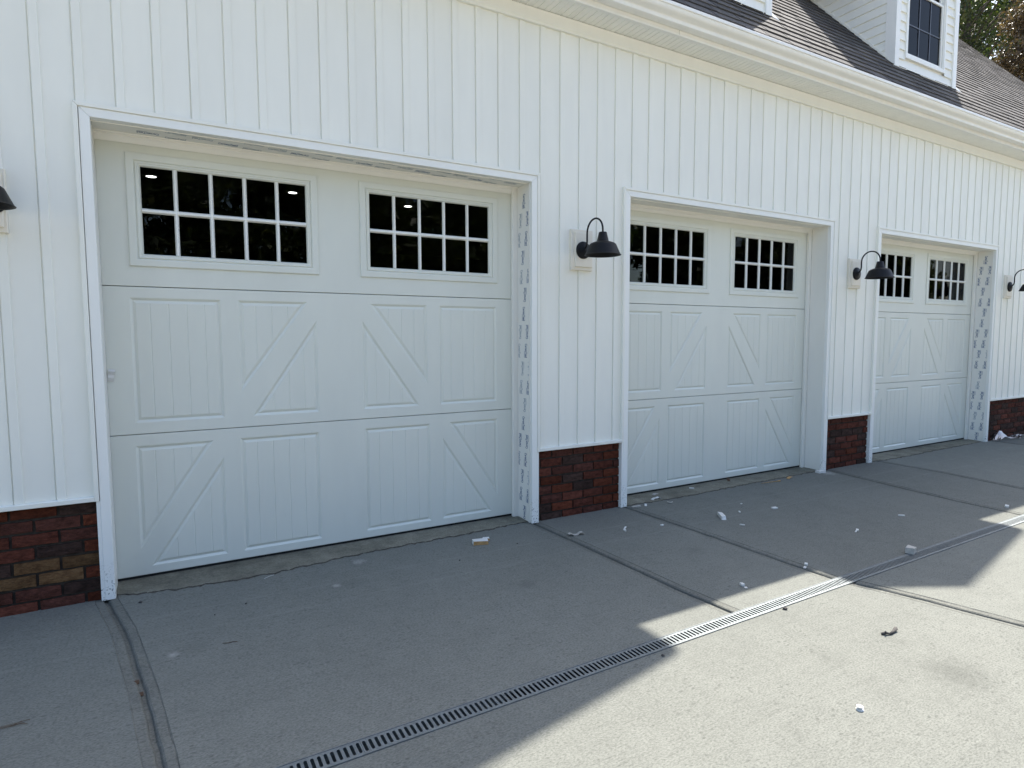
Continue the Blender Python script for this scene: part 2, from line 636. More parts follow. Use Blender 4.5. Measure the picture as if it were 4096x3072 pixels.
def dedupe(p, e=1e-4):
    out = []
    for q in p:
        if not out or math.hypot(q[0] - out[-1][0], q[1] - out[-1][1]) > e:
            out.append(q)
    if len(out) > 1 and math.hypot(out[0][0] - out[-1][0], out[0][1] - out[-1][1]) < e:
        out.pop()
    return out


def ring(mb, p, q, yp, yq):
    n = len(p)
    v = [(x, yp, z) for x, z in p] + [(x, yq, z) for x, z in q]
    mb.add(v, [(i, (i + 1) % n, (i + 1) % n + n, i + n) for i in range(n)])


def plate_with_holes(mb, outer, holes, y):
    loops = [[Vector((x, z, 0)) for x, z in outer]] + [[Vector((x, z, 0)) for x, z in h] for h in holes]
    flat = [p for lp in loops for p in lp]
    tris = tessellate_polygon(loops)
    mb.add([(p.x, y, p.y) for p in flat], [list(t) for t in tris])


# ------------------------------------------------------------------ plan of the place (metres; facade along x, z up)
PITCHES = (0.0, 3.563, 7.105)          # left edges of the three door openings
OW, OH = 2.776, 2.60                   # opening with its trims
SID_Z0, SID_Z1 = 0.547, 3.664
BX0, BX1 = -2.2, 15.2                  # ends of the building
EAVE_Y, EAVE_Z, SLOPE = -0.33, 3.90, 1.12
RIDGE_Y = 4.0


def roof_z(y):
    return EAVE_Z + SLOPE * (y - EAVE_Y)


# ------------------------------------------------------------------ ground
unseen_ground = MB()
unseen_ground.poly([(-400, -400, -0.10), (400, -400, -0.10), (400, 400, -0.10), (-400, 400, -0.10)])
tag(unseen_ground.build('ground', M['bounce_ground']), kind='structure')

driveway = empty('driveway', kind='structure')
DRS = 0.010                            # the drain runs slightly askew to the facade


def DB(x):
    return -1.778 + DRS * (x - 3.2)        # its back edge


def DF(x):
    return -1.865 + DRS * (x - 3.2)        # its front edge


JOINTS = [
    [(-24.0, 0.05), (-24.0, DB(-24.0))],
    [(0.022, 0.05), (0.035, -0.03), (0.131, -0.438), (0.235, -1.07), (0.300, -1.566), (0.322, DB(0.322))],
    [(2.728, 0.05), (2.733, 0.0), (2.763, -0.524), (2.786, -0.99), (2.800, -1.396), (2.838, DB(2.838))],
    [(3.618, 0.05), (3.622, 0.0), (3.633, -0.285), (3.660, -0.782), (3.678, -1.337), (3.694, DB(3.694))],
    [(6.393, 0.05), (6.390, 0.0), (6.286, -0.652), (6.199, -1.262), (6.180, DB(6.180))],
    [(7.316, 0.05), (7.314, 0.0), (7.303, -0.61), (7.190, -1.391), (7.16, DB(7.16))],
    [(10.0, 0.05), (9.95, DB(9.95))],
    [(34.0, 0.05), (34.0, DB(34.0))],
]
FRONT_J = [
    [(-24.0, DF(-24.0)), (-24.0, -9.5)],
    [(0.330, DF(0.330)), (0.46, -2.6), (0.9, -9.5)],
    [(3.738, DF(3.738)), (3.830, -2.13), (3.945, -2.573), (4.15, -3.4), (5.2, -9.5)],
    [(7.15, DF(7.15)), (7.3, -3.0), (8.2, -9.5)],
    [(34.0, DF(34.0)), (34.0, -9.5)],
]
HW = 0.052


def offset_line(ln, d):
    out = []
    for i, p in enumerate(ln):
        a = Vector(ln[max(i - 1, 0)])
        b2 = Vector(ln[min(i + 1, len(ln) - 1)])
        t = (b2 - a).normalized()
        nx = abs(t.y)
        out.append((p[0] + d / max(nx, 0.3), p[1]))
    return out


def slab_strip(left, right):
    lo = offset_line(left, HW)
    ro = offset_line(right, -HW)
    pts = lo + ro[::-1]
    mb = MB()
    tris = tessellate_polygon([[Vector((x, y, 0)) for x, y in pts]])
    n = len(pts)
    mb.add([(x, y, 0.0) for x, y in pts] + [(x, y, -0.09) for x, y in pts],
           [list(t) for t in tris] + [(i, (i + 1) % n, (i + 1) % n + n, i + n) for i in range(n)])
    return mb


for js in (JOINTS, FRONT_J):
    for a, b2 in zip(js[:-1], js[1:]):
        slab_strip(a, b2).build('concrete_slab', M['concrete'], driveway)
JPROF = [(-HW, 0.0), (-HW + 0.003, -0.0006), (-HW + 0.006, -0.0010), (-0.019, -0.0020), (-0.0130, -0.0060), (-0.0090, -0.016),
         (0.0060, -0.018), (0.0115, -0.0070), (0.018, -0.0025), (HW - 0.007, -0.0012), (HW - 0.004, -0.0030), (HW, 0.0)]
for js in (JOINTS, FRONT_J):
    for ln in js[1:-1]:
        # resample so that the tooled edge can wander a little
        fine = []
        for (xa, ya), (xb, yb) in zip(ln[:-1], ln[1:]):
            k = max(2, int(abs(yb - ya) / 0.06)) if abs(yb) < 4 else 4
            fine += [(xa + (xb - xa) * i / k, ya + (yb - ya) * i / k) for i in range(k)]
        fine.append(ln[-1])
        mb = MB()
        vs, fs = [], []
        for x, y in fine:
            w = random.uniform(-0.0022, 0.0022)
            for k, (dx, dz) in enumerate(JPROF):
                jit = 0 if k in (0, len(JPROF) - 1) else w + random.uniform(-0.0008, 0.0008)
                vs.append((x + dx + jit, y, dz + (random.uniform(-0.001, 0.001) if 0 < k < 11 else 0)))
        n = len(JPROF)
        for i in range(len(fine) - 1):
            for k in range(n - 1):
                fs.append((i * n + k, i * n + k + 1, (i + 1) * n + k + 1, (i + 1) * n + k))
        mb.add(vs, fs)
        mb.build('control_joint', M['joint'], driveway)

# ------------------------------------------------------------------ trench drain
drain = empty('trench_drain', (0.904, -1.8445, 0.0), 'long galvanised slotted trench drain set into the concrete', 'drain')
drain.rotation_euler = (0, 0, math.atan(DRS))
SEC, PITCH = 0.566, 0.566 / 26
GH = 0.0405


def grate_mesh():
    mb = MB()
    hw, hl = 0.0057, 0.0285           # half width and half length of a slot
    z = 0.003
    for i in range(26):
        cx = (i + 0.5) * PITCH
        cell = PITCH / 2
        if i in (0, 25):
                cell -= 0.0004
        loop = []
        for k in range(7):
            th = math.pi * k / 6
            loop.append((cx + hw * math.cos(th), hl - hw + hw * math.sin(th)))
        for k in range(7):
            th = math.pi + math.pi * k / 6
            loop.append((cx + hw * math.cos(th), -hl + hw + hw * math.sin(th)))
        L = len(loop)
        outer = [(cx + cell, -GH), (cx + cell, GH), (cx - cell, GH), (cx - cell, -GH)]
        tris = tessellate_polygon([[Vector((*p, 0)) for p in outer], [Vector((*p, 0)) for p in loop]])
        mb.add([(x, y, z) for x, y in outer + loop], [list(t) for t in tris])
        dn = [(x, y, z - 0.0016) for x, y in loop]
        mb.add([(x, y, z) for x, y in loop] + dn, [(k, (k + 1) % L, (k + 1) % L + L, k + L) for k in range(L)])
        # little raised dimples on the bar between two slots
        bx = i * PITCH
        if i:
            for by in (-0.035, 0.035):
                r = 0.0017
                mb.add([(bx + r, by, z), (bx, by + r, z), (bx - r, by, z), (bx, by - r, z), (bx, by, z + 0.0012)],
                       [(0, 1, 4), (1, 2, 4), (2, 3, 4), (3, 0, 4)])
    for s in (-1, 1):                  # rolled rails and skirts along both sides
        y0, y1 = s * GH, s * (GH + 0.0030)
        mb.box(0.0005, SEC - 0.0005, min(y0, y1), max(y0, y1), -0.018, 0.0048)
    return mb.mesh('grate_section', M['galv'])


gm = grate_mesh()
for k in range(-5, 20):
    link('grate_section', gm, drain, (k * SEC, 0, 0))
ch = MB()
ch.extrude_x([(-0.0435, 0.0), (-0.0435, -0.09), (0.0435, -0.09), (0.0435, 0.0)], -5 * SEC - 0.1, 20 * SEC + 0.1)
ch.build('drain_channel', M['drain_dark'], drain)

# ------------------------------------------------------------------ building
house = empty('garage_building', (3.0, 0.0, 0.0), 'white three-bay garage with board-and-batten siding, brick base and dormers', 'garage')
house.location = (0, 0, 0)

core = MB()                           # framed wall behind siding and brick
prev = BX0
for p in PITCHES:
    core.box(prev, p + 0.044, 0.06, 0.30, -0.05, 2.56)
    prev = p + 2.728
core.box(prev, BX1, 0.06, 0.30, -0.05, 2.56)
core.box(BX0, BX1, 0.06, 0.30, 2.565, 3.75)
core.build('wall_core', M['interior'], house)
shell = MB()
shell.box(BX0, BX0 + 0.15, 0.31, 8.0, -0.05, 3.75)
shell.box(BX1 - 0.15, BX1, 0.31, 8.0, -0.05, 3.75)
shell.box(BX0 + 0.15, BX1 - 0.15, 7.85, 8.0, -0.05, 3.75)
for s in (BX0 + 0.001, BX1 - 0.12):
    shell.add([(s, 0.31, 3.751), (s, 8.0, 3.751), (s, RIDGE_Y, roof_z(RIDGE_Y) - 0.2), (s + 0.119, 0.31, 3.751), (s + 0.119, 8.0, 3.751), (s + 0.119, RIDGE_Y, roof_z(RIDGE_Y) - 0.2)],
              [(0, 1, 2), (5, 4, 3), (0, 3, 4, 1), (1, 4, 5, 2), (2, 5, 3, 0)])
shell.build('end_wall', M['vinyl'], house)
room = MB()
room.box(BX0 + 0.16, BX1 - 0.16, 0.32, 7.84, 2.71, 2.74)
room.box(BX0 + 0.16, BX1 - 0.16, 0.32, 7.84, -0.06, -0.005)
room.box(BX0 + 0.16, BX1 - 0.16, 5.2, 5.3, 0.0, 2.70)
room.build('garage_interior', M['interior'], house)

# --- vinyl boards, one object each
BAT0, BATP = 0.014, 0.1733


def board_profile():
    # x from the batten's left edge, depth y (negative is proud)
    return [(-0.0055, 0.0100), (-0.0040, 0.0145), (-0.0010, 0.0150), (0.0012, 0.0034), (0.0030, 0.0024), (0.0372, 0.0024), (0.0392, 0.0034), (0.0402, 0.0096), (0.0415, 0.0100), (BATP - 0.0055, 0.0100)]


def strip_profile(mb, x_off, xa, xb, z0, z1):
    pr = [(x + x_off, y) for x, y in board_profile()]
    pts = []
    for (x1, y1), (x2, y2) in zip(pr[:-1], pr[1:]):
        if x2 <= xa or x1 >= xb:
            continue
        f = lambda x: y1 + (y2 - y1) * ((x - x1) / (x2 - x1) if x2 > x1 else 0)
        a, b2 = max(x1, xa), min(x2, xb)
        if not pts or abs(pts[-1][0] - a) > 1e-6 or abs(pts[-1][1] - f(a)) > 1e-6:
            pts.append((a, f(a)))
        pts.append((b2, f(b2)))
    if len(pts) < 2:
        return
    n = len(pts)
    wob = random.uniform(-0.0006, 0.0006)
    vs = [(x, y + wob, z0) for x, y in pts] + [(x, y + wob, z1) for x, y in pts]
    mb.add(vs, [(i, i + 1, i + 1 + n, i + n) for i in range(n - 1)])


k0, k1 = int((BX0 - BAT0) / BATP), int((BX1 - BAT0) / BATP) + 1
for k in range(k0, k1):
    xs = BAT0 + k * BATP
    a, b2 = max(xs - 0.0055, BX0), min(xs + BATP - 0.0055, BX1)
    cuts = [a]
    for p in PITCHES:
        for e in (p + 0.004, p + OW - 0.004):
            if a < e < b2:
                cuts.append(e)
    cuts.append(b2)
    mb = MB()
    for c0, c1 in zip(cuts[:-1], cuts[1:]):
        mid = (c0 + c1) / 2
        over = any(p + 0.004 < mid < p + OW - 0.004 for p in PITCHES)
        strip_profile(mb, xs, c0, c1, OH - 0.006 if over else SID_Z0 + 0.008, SID_Z1 - 0.01)
    mb.build('siding_board', M['vinyl'], house)

# --- trims around siding
t = MB()
t.bbox(BX0, BX1, -0.014, 0.03, 3.641, 3.667, 0.002)
t.build('top_channel', M['vinyl'], house)
t = MB()
t.bbox(BX0, BX1, -0.010, 0.03, 3.668, 3.747, 0.002)
t.build('frieze_board', M['trim'], house)
edges = [(BX0, PITCHES[0])] + [(PITCHES[i] + OW, PITCHES[i + 1]) for i in range(2)] + [(PITCHES[2] + OW, BX1)]
for a, b2 in edges:
    t = MB()
    t.bbox(a, b2, -0.016, 0.03, SID_Z0, SID_Z0 + 0.024, 0.002)
    t.build('starter_strip', M['vinyl'], house)

# --- openings: siding channel, casing, jambs, stops, threshold
def word_mesh(txt, size):
    cu = bpy.data.curves.new('lettering', 'FONT')
    cu.body = txt
    cu.size = size
    cu.align_x = 'CENTER'
    cu.align_y = 'CENTER'
    cu.offset = 0.0008
    o = bpy.data.objects.new('lettering', cu)
    COL.objects.link(o)
    bpy.context.view_layer.update()
    me = bpy.data.meshes.new_from_object(o.evaluated_get(bpy.context.evaluated_depsgraph_get()))
    bpy.data.objects.remove(o)
    vs = [tuple(v.co) for v in me.vertices]
    fs = [list(p.vertices) for p in me.polygons]
    return vs, fs


WORD = word_mesh('CertainTeed', 0.042)
w0 = min(v[0] for v in WORD[0])
w1 = max(v[0] for v in WORD[0])
KX = 0.104 / (w1 - w0)
# the printed mark: the word with a thin rule beside its second half
MARK_V = [(x * KX, y, 0.0) for x, y, _ in WORD[0]]
MARK_F = [list(f) for f in WORD[1]]
n0 = len(MARK_V)
MARK_V += [(0.002, -0.0245, 0), (0.052, -0.0245, 0), (0.052, -0.0205, 0), (0.002, -0.0205, 0)]
MARK_F += [[n0, n0 + 1, n0 + 2, n0 + 3]]


def printed_mark(fn, lo, hi, idx, mat, parent):
    """one printed word; fn maps flat lettering to the jamb, pinched at the sheet's folded edges"""
    vs = []
    for q in MARK_V:
        p = list(fn(q[0], q[1]))
        p[idx] = min(max(p[idx], lo), hi)
        vs.append(tuple(p))
    MB().add(vs, MARK_F).build('printed_word', mat, parent)


def words_on_jamb(x, y_lo, y_hi, parent, faint_back):
    rows = []
    for k in range(-1, 9):
        rows.append((0.34 + 0.277 * k, 0.034 + 0.0315 * k, 1))
        rows.append((0.199 + 0.277 * k, 0.050 + 0.0315 * k, -1))
    for zc, yb, dr in rows:
        if not 0.06 < zc < 2.46:
            continue
        for sh in range(-5, 5):
            yc = yb + 0.1 * sh
            if not y_lo < yc < y_hi - 0.004:
                continue
            pale = (yc > 0.125 and zc > 0.75 and faint_back) or random.random() < 0.10
            printed_mark(lambda a, b2: (x - 0.0006, yc + dr * b2, zc + dr * a), y_lo + 0.001, y_hi - 0.001, 1, M['ink_faint'] if pale else M['ink'], parent)


def words_on_head(p, z, parent):
    k = 0
    while True:
        x = 0.32 + 0.1335 * k
        if x > 2.62:
            break
        y = 0.04 + (0.033 * k) % 0.1
        for yc in (y, y + 0.1):
            if 0.03 < yc < 0.18:
                d = 1 if k % 2 else -1
                printed_mark(lambda a, b2: (p + x + d * a, yc - d * b2, z - 0.0006), 0.032, 0.185, 1, M['ink_faint'] if k % 3 else M['ink'], parent)
        k += 1


def mitred_frame(p, x0, x1, ztop, w, y0, y1, zl, name, mat, parent):
    g = 0.0006
    left = [(p + x0, zl), (p + x0 + w, zl), (p + x0 + w, ztop - w - g), (p + x0, ztop - g)]
    right = [(p + x1 - w, zl), (p + x1, zl), (p + x1, ztop - g), (p + x1 - w, ztop - w - g)]
    head = [(p + x0 + g, ztop), (p + x0 + w + g, ztop - w), (p + x1 - w - g, ztop - w), (p + x1 - g, ztop)]
    for pts in (left, right, head):
        mb = MB()
        if area2(pts) < 0:
            pts = pts[::-1]
        ins = inset(pts, 0.002)
        mb.add([(x, y0, z) for x, z in ins], [list(range(4))])
        ring(mb, ins, pts, y0, y0 + 0.002)
        ring(mb, pts, pts, y0 + 0.002, y1)
        mb.build(name, mat, parent)


THR_EDGE = [(0.046, 0.040), (0.16, 0.012), (0.30, -0.020), (0.423, -0.037), (0.62, -0.052), (0.839, -0.057), (1.05, -0.035), (1.271, -0.008), (1.574, 0.010), (1.9, 0.016), (2.182, 0.020), (2.42, 0.034), (2.62, 0.050), (2.726, 0.052)]
for i, p in enumerate(PITCHES):
    mitred_frame(p, 0.000, OW, OH, 0.0215, -0.015, 0.03, SID_Z0 - 0.001, 'siding_channel', M['vinyl'], house)
    for xa, xb in ((p + 0.0075, p + 0.0239), (p + OW - 0.0222, p + OW - 0.0075)):
        le = MB()
        le.box(xa, xb, -0.0065, 0.045, 0.001, SID_Z0 - 0.002)
        le.build('door_casing', M['trim'], house)
    mitred_frame(p, 0.0242, OW - 0.0218, OH - 0.0218, 0.0462, -0.008, 0.045, 0.001, 'door_casing', M['trim'], house)
    jr = MB()
    jr.box(p + 2.7055, p + 2.727, 0.022, 0.1955, 0.003, 2.555)
    jr = jr.build('side_jamb', M['jamb'], house)
    jl = MB()
    jl.box(p + 0.0450, p + 0.066, 0.022, 0.1955, 0.003, 2.555)
    jl = jl.build('side_jamb', M['jamb'], house)
    jh = MB()
    jh.box(p + 0.0665, p + 2.705, 0.022, 0.1955, 2.533, 2.555)
    jh = jh.build('head_jamb', M['jamb'], house)
    if i != 1:
        words_on_jamb(p + 2.7055, 0.024, 0.194, jr, i == 0)
    if i == 0:
        words_on_head(p, 2.533, jh)
    # lips that hold the jamb sheet
    for bx in ((p + 2.7005, p + 2.7052, 0.020, 0.030, 0.003, 2.53), (p + 2.7005, p + 2.7052, 0.186, 0.1945, 0.003, 2.53),
               (p + 0.0705, p + 2.70, 0.0455, 0.0520, 2.5275, 2.5325), (p + 0.067, p + 2.70, 0.186, 0.1945, 2.5235, 2.5325)):
        lp = MB()
        lp.box(*bx)
        lp.build('jamb_lip', M['jamb'], house)
    for (xa, xb, s) in ((p + 0.0445, p + 0.0650, 1), (p + 2.662, p + 2.7050, -1)):
        st = MB()
        st.bbox(xa, xb, 0.1962, 0.2255, 0.004, 2.532, 0.004)
        st.build('door_stop', M['jamb'], house)
    st = MB()
    prof = [(0.2260, 2.532), (0.2260, 2.488), (0.2180, 2.486), (0.2140, 2.490), (0.2060, 2.505), (0.2000, 2.512), (0.1962, 2.516), (0.1962, 2.532)]
    st.extrude_x(prof, p + 0.0655, p + 2.6615)
    st.build('door_stop', M['jamb'], house)
    # worn slab edge under the door
    th = MB()
    nseg = 130
    vs, fs = [], []
    for k in range(nseg + 1):
        x = 0.046 + (2.726 - 0.046) * k / nseg
        for (xa, ya), (xb, yb) in zip(THR_EDGE[:-1], THR_EDGE[1:]):
            if xa <= x <= xb:
                y = ya + (yb - ya) * (x - xa) / (xb - xa)
                break
        if i:
            y = 0.005 + 0.4 * (y - 0.0)
        y += random.uniform(-0.006, 0.006) + 0.010 * math.sin(k * 0.9 + i) * math.sin(k * 0.37) - (0.012 if random.random() < 0.06 else 0)
        y = max(y, 0.049) if x > 2.69 or x < 0.072 else y
        vs += [(p + x, y + random.uniform(-0.002, 0.003), 0.0008), (p + x, y + 0.008, 0.0035 + random.uniform(0, 0.0035)), (p + x, y + 0.035 + random.uniform(-0.006, 0.006), 0.0065 + random.uniform(-0.001, 0.0015)), (p + x, 0.20, 0.0085), (p + x, 0.30, 0.0090)]
    for k in range(nseg):
        for j in range(4):
            fs.append((k * 5 + j, k * 5 + j + 1, (k + 1) * 5 + j + 1, (k + 1) * 5 + j))
    th.add(vs, fs)
    th.build('slab_edge', M['threshold'], house)
    dv, df = [], []
    for k in range(nseg + 1):
        q = vs[k * 5]
        w = random.uniform(0.002, 0.011) * (1.0 if k % 7 else 1.8)
        dv += [(q[0], q[1] - w + 0.002, 0.0009), (q[0], q[1] + 0.006, 0.0042 + random.uniform(0, 0.001))]
    for k in range(nseg):
        df.append((2 * k, 2 * k + 1, 2 * k + 3, 2 * k + 2))
    dl = MB()
    dl.add(dv, df)
    tag(dl.build('dirt_line', M['dirt'], house), kind='stuff')


# --- brick base
def brick_mesh(L, H):
    mb = MB()
    nx, nz = 4, 2
    vs, fs = [], []
    for iz in range(nz + 1):
        for ix in range(nx + 1):
            edge = ix in (0, nx) or iz in (0, nz)
            vs.append((L * ix / nx + (random.uniform(-0.003, 0.003) if ix not in (0, nx) else random.uniform(-0.001, 0.001)), (0.0025 if edge else 0.0) + random.uniform(-0.0012, 0.0018),
                       H * iz / nz + (random.uniform(-0.0018, 0.0018))))
    W1 = nx + 1
    for iz in range(nz):
        for ix in range(nx):
            a = iz * W1 + ix
            fs.append((a, a + 1, a + 1 + W1, a + W1))
    rim = [i for i in range(W1)] + [r * W1 + nx for r in range(1, nz + 1)] + [nz * W1 + i for i in range(nx - 1, -1, -1)] + [r * W1 for r in range(nz - 1, 0, -1)]
    base = len(vs)
    for r in rim:
        x, y, z = vs[r]
        vs.append((x, 0.024, z))
    n = len(rim)
    for k in range(n):
        fs.append((rim[k], rim[(k + 1) % n], base + (k + 1) % n, base + k))
    mb.add(vs, fs)
    return mb


CZ, CH, BL = -0.018, 0.0713, 0.2005
BF = 0.022                             # brick face
piers = [(BX0, 0.0065), (OW - 0.0065, PITCHES[1] + 0.0065), (PITCHES[1] + OW - 0.0065, PITCHES[2] + 0.0065), (PITCHES[2] + OW - 0.0065, 12.2)]
variants = [[brick_mesh(BL - 0.013, CH - 0.014) for _ in range(3)] for _ in BRICKS]
VM = [[v.mesh('brick', BRICKS[k]) for v in vv] for k, vv in enumerate(variants)]
phase = {0: (-0.063, 0.039), 1: (3.004, 2.905), 2: (6.33, 6.43), 3: (9.9, 10.0)}
fixed0 = {(7, 0): 2, (7, 1): 4, (7, 2): 4, (6, 0): 4, (6, 1): 1, (6, 2): 1, (5, 0): 1, (5, 1): 0, (5, 2): 0, (4, 0): 4, (4, 1): 2, (4, 2): 0, (3, 0): 3, (3, 1): 3, (3, 2): 2, (2, 0): 4, (2, 1): 3, (2, 2): 3, (1, 0): 2, (1, 1): 1, (1, 2): 1, (0, 0): 4, (0, 1): 1, (0, 2): 0}
wts = {0: [5, 4, 3, 1.2, 2], 1: [5, 3.2, 2.5, 0, 2.4], 2: [5, 4, 3, 0, 1.2], 3: [3, 6, 6, 0, 0.4]}
for pi, (a, b2) in enumerate(piers):
    back = MB()
    back.box(a, b2, BF + 0.014, 0.058, -0.05, SID_Z0 + 0.02)
    back.build('brick_mortar', M['mortar'], house)
    for c in range(8):
        z = CZ + c * CH + 0.007
        ph = phase[pi][c % 2]
        x = ph - BL * math.ceil((ph - a) / BL)
        xs = []
        while x < b2:
            xs.append(x)
            x += BL
        for xi, x in enumerate(xs):
            xa, xb = max(x + 0.0065, a + 0.002), min(x + BL - 0.0065, b2 - 0.002)
            if xb - xa < 0.018:
                continue
            idx_r = len(xs) - 1 - xi - (1 if b2 - xs[-1] - 0.0085 < 0.018 else 0)
            kind = random.choices(range(5), wts[pi])[0]
            if pi == 0:
                kind = fixed0.get((c, idx_r), kind)
            loc = (xa, BF + random.uniform(-0.0015, 0.0015), z + random.uniform(-0.0012, 0.0012))
            if xb - xa > BL - 0.014:
                me = random.choice(VM[kind])
            else:
                me = brick_mesh(xb - xa, CH - 0.014).mesh('brick', BRICKS[kind])
            link('brick', me, house, loc)
far = MB()
far.box(12.2, BX1, BF + 0.009, 0.058, -0.05, SID_Z0 + 0.02)
far.build('brick_mortar', M['mortar'], house)
far = MB()
for c in range(8):
    x = 12.21 + (0.1 if c % 2 else 0)
    while x < BX1 - BL:
        far.box(x, x + BL - 0.013, BF, BF + 0.02, CZ + c * CH + 0.007, CZ + c * CH + CH - 0.007)
        x += BL
tag(far.build('brick_course', BRICKS[1], house), kind='stuff')

# --- soffit, fascia, gutter
sp = 0.1
x = 2.756 - sp * 50
while x < BX1 + 0.3:
    mb = MB()
    vs, fs = [], []
    for j in range(3):
        o = x + j * sp
        for dx, dz in ((0.0, 0.006), (0.003, 0.0), (0.050, 0.0), (0.0535, 0.003), (0.057, 0.0), (0.096, 0.0), (0.0995, 0.006)):
            vs.append((o + dx, dz))
    n = len(vs)
    pts = [(xx, 0.0, 3.751 + zz) for xx, zz in vs] + [(xx, -0.222, 3.751 + zz) for xx, zz in vs]
    mb.add(pts, [(i, i + 1, i + 1 + n, i + n) for i in range(n - 1)])
    mb.build('soffit_panel', M['soffit'], house)
    x += 3 * sp
GX0, GX1 = BX0 - 0.3, BX1 + 0.3
seams = [GX0, -0.9, 3.92, 7.95, 11.7, GX1]
for a, b2 in zip(seams[:-1], seams[1:]):
    fb = MB()
    fb.extrude_x([(-0.196, 3.7545), (-0.196, 3.744), (-0.2235, 3.7415), (-0.2255, 3.7430), (-0.2255, 3.7555), (-0.2205, 3.7575), (-0.2205, 3.88), (-0.150, 3.88)], a + 0.001, b2 - 0.001)
    fb.build('fascia_board', M['aluminium'], house)
gp = [(-0.2225, 3.884), (-0.2225, 3.7860), (-0.2250, 3.7830), (-0.2900, 3.7830), (-0.2930, 3.7850), (-0.2945, 3.8060), (-0.2965, 3.8110), (-0.3050, 3.8170), (-0.3170, 3.8215), (-0.3290, 3.8260), (-0.3390, 3.8330),
      (-0.3450, 3.8420), (-0.3480, 3.8520), (-0.3485, 3.8580), (-0.3560, 3.8600), (-0.3580, 3.8630), (-0.3580, 3.8830), (-0.3550, 3.8865), (-0.3480, 3.8865), (-0.3455, 3.8820)]
for a, b2 in ((GX0, 2.9), (2.9, 9.3), (9.3, GX1)):
    gu = MB()
    gu.extrude_x(gp, a + 0.0008, b2 - 0.0008)
    gu.build('gutter', M['aluminium'], house)

# --- roof deck and shingles
rf = MB()
rx0, rx1 = GX0, BX1 + 0.25
rf.add([(rx0, -0.30, roof_z(-0.30) - 0.02), (rx1, -0.30, roof_z(-0.30) - 0.02), (rx1, RIDGE_Y, roof_z(RIDGE_Y) - 0.02), (rx0, RIDGE_Y, roof_z(RIDGE_Y) - 0.02),
        (rx0, 8.33, EAVE_Z - 0.02), (rx1, 8.33, EAVE_Z - 0.02)], [(0, 1, 2, 3), (3, 2, 5, 4)])
rf.build('roof_deck', M['roof_felt'], house)
rk = MB()
for xx in (rx0, rx1 - 0.03):
    rk.add([(xx, -0.30, roof_z(-0.30) - 0.03), (xx, RIDGE_Y, roof_z(RIDGE_Y) - 0.03), (xx, RIDGE_Y, roof_z(RIDGE_Y) - 0.2), (xx, -0.30, roof_z(-0.30) - 0.2),
            (xx + 0.03, -0.30, roof_z(-0.30) - 0.03), (xx + 0.03, RIDGE_Y, roof_z(RIDGE_Y) - 0.03), (xx + 0.03, RIDGE_Y, roof_z(RIDGE_Y) - 0.2), (xx + 0.03, -0.30, roof_z(-0.30) - 0.2)],
           [(0, 1, 2, 3), (7, 6, 5, 4), (0, 4, 5, 1), (3, 2, 6, 7)])
rk.build('rake_board', M['aluminium'], house)

SD = Vector((0, 1, SLOPE)).normalized()
SN = Vector((0, -SLOPE, 1)).normalized()
EXPO, TABW = 0.142, 0.305
DORM = [(4.10, 5.442), (7.518, 8.860)]
cam_inv = cam.rotation_euler.to_matrix().inverted()
FPX = cam_d.lens / 36.0 * 1024


def in_view(pw, margin=25):
    q = cam_inv @ (Vector(pw) - CAM_LOC)
    if q.z > -0.2:
        return None
    u, v = 512 + FPX * q.x / -q.z, 384 - FPX * q.y / -q.z
    return -q.z if -margin < u < 1024 + margin and -margin < v < 768 + margin else None


def tab(org, w, length, tk, shift):
    p0 = Vector(org)
    ex = Vector((1, 0, 0))
    dn = -SD
    # lower edge sits proud, upper end tucks under the next course
    lo = p0 + dn * shift
    hi = p0 + SD * length
    q = []
    for base, lift in ((lo, tk + 0.006), (hi, 0.002)):
        for dx in (0.0075, w - 0.0075):
            q.append(base + ex * dx + SN * lift)
    for base, lift in ((lo, 0.004), (hi, 0.0)):
        for dx in (0.0075, w - 0.0075):
            q.append(base + ex * dx + SN * lift)
    return [tuple(v) for v in q], [(0, 1, 3, 2), (0, 4, 5, 1), (0, 2, 6, 4), (1, 5, 7, 3), (2, 3, 7, 6)]


tabs = []
nrow = int((RIDGE_Y - EAVE_Y) * math.hypot(1, SLOPE) / EXPO)
for r in range(nrow):
    off = (r % 3) * TABW / 3 + random.uniform(-0.01, 0.01)
    base = Vector((0, EAVE_Y, EAVE_Z)) + SD * (r * EXPO)
    x = rx0 + off - TABW
    while x < rx1:
        a, b2 = max(x, rx0), min(x + TABW, rx1)
        if b2 - a > 0.03:
            c = Vector(((a + b2) / 2, base.y, base.z)) + SD * 0.07
            hidden = any(d0 + 0.05 < a and b2 < d1 - 0.05 and 0.2 < c.y < 1.9 for d0, d1 in DORM)
            if not hidden:
                d = in_view(c)
                tabs.append((d if d is not None else 1e6, a, b2 - a, base.y, base.z))
        x += TABW
tabs.sort()
farm = MB()
for n, (d, a, w, y, z) in enumerate(tabs):
    tk = random.uniform(0.005, 0.009)
    sh = random.uniform(-0.004, 0.006)
    if n < 300:
        mb = MB()
        vs, fs = tab((0, 0, 0), w, EXPO * 1.05, tk, sh)
        mb.add(vs, fs)
        mb.build('shingle', M['shingle'], house, (a, y, z))
    else:
        vs, fs = tab((a, y, z), w, EXPO * 1.05, tk, sh)
        farm.add(vs, fs)
tag(farm.build('roof_shingles', M['shingle'], house), kind='stuff')


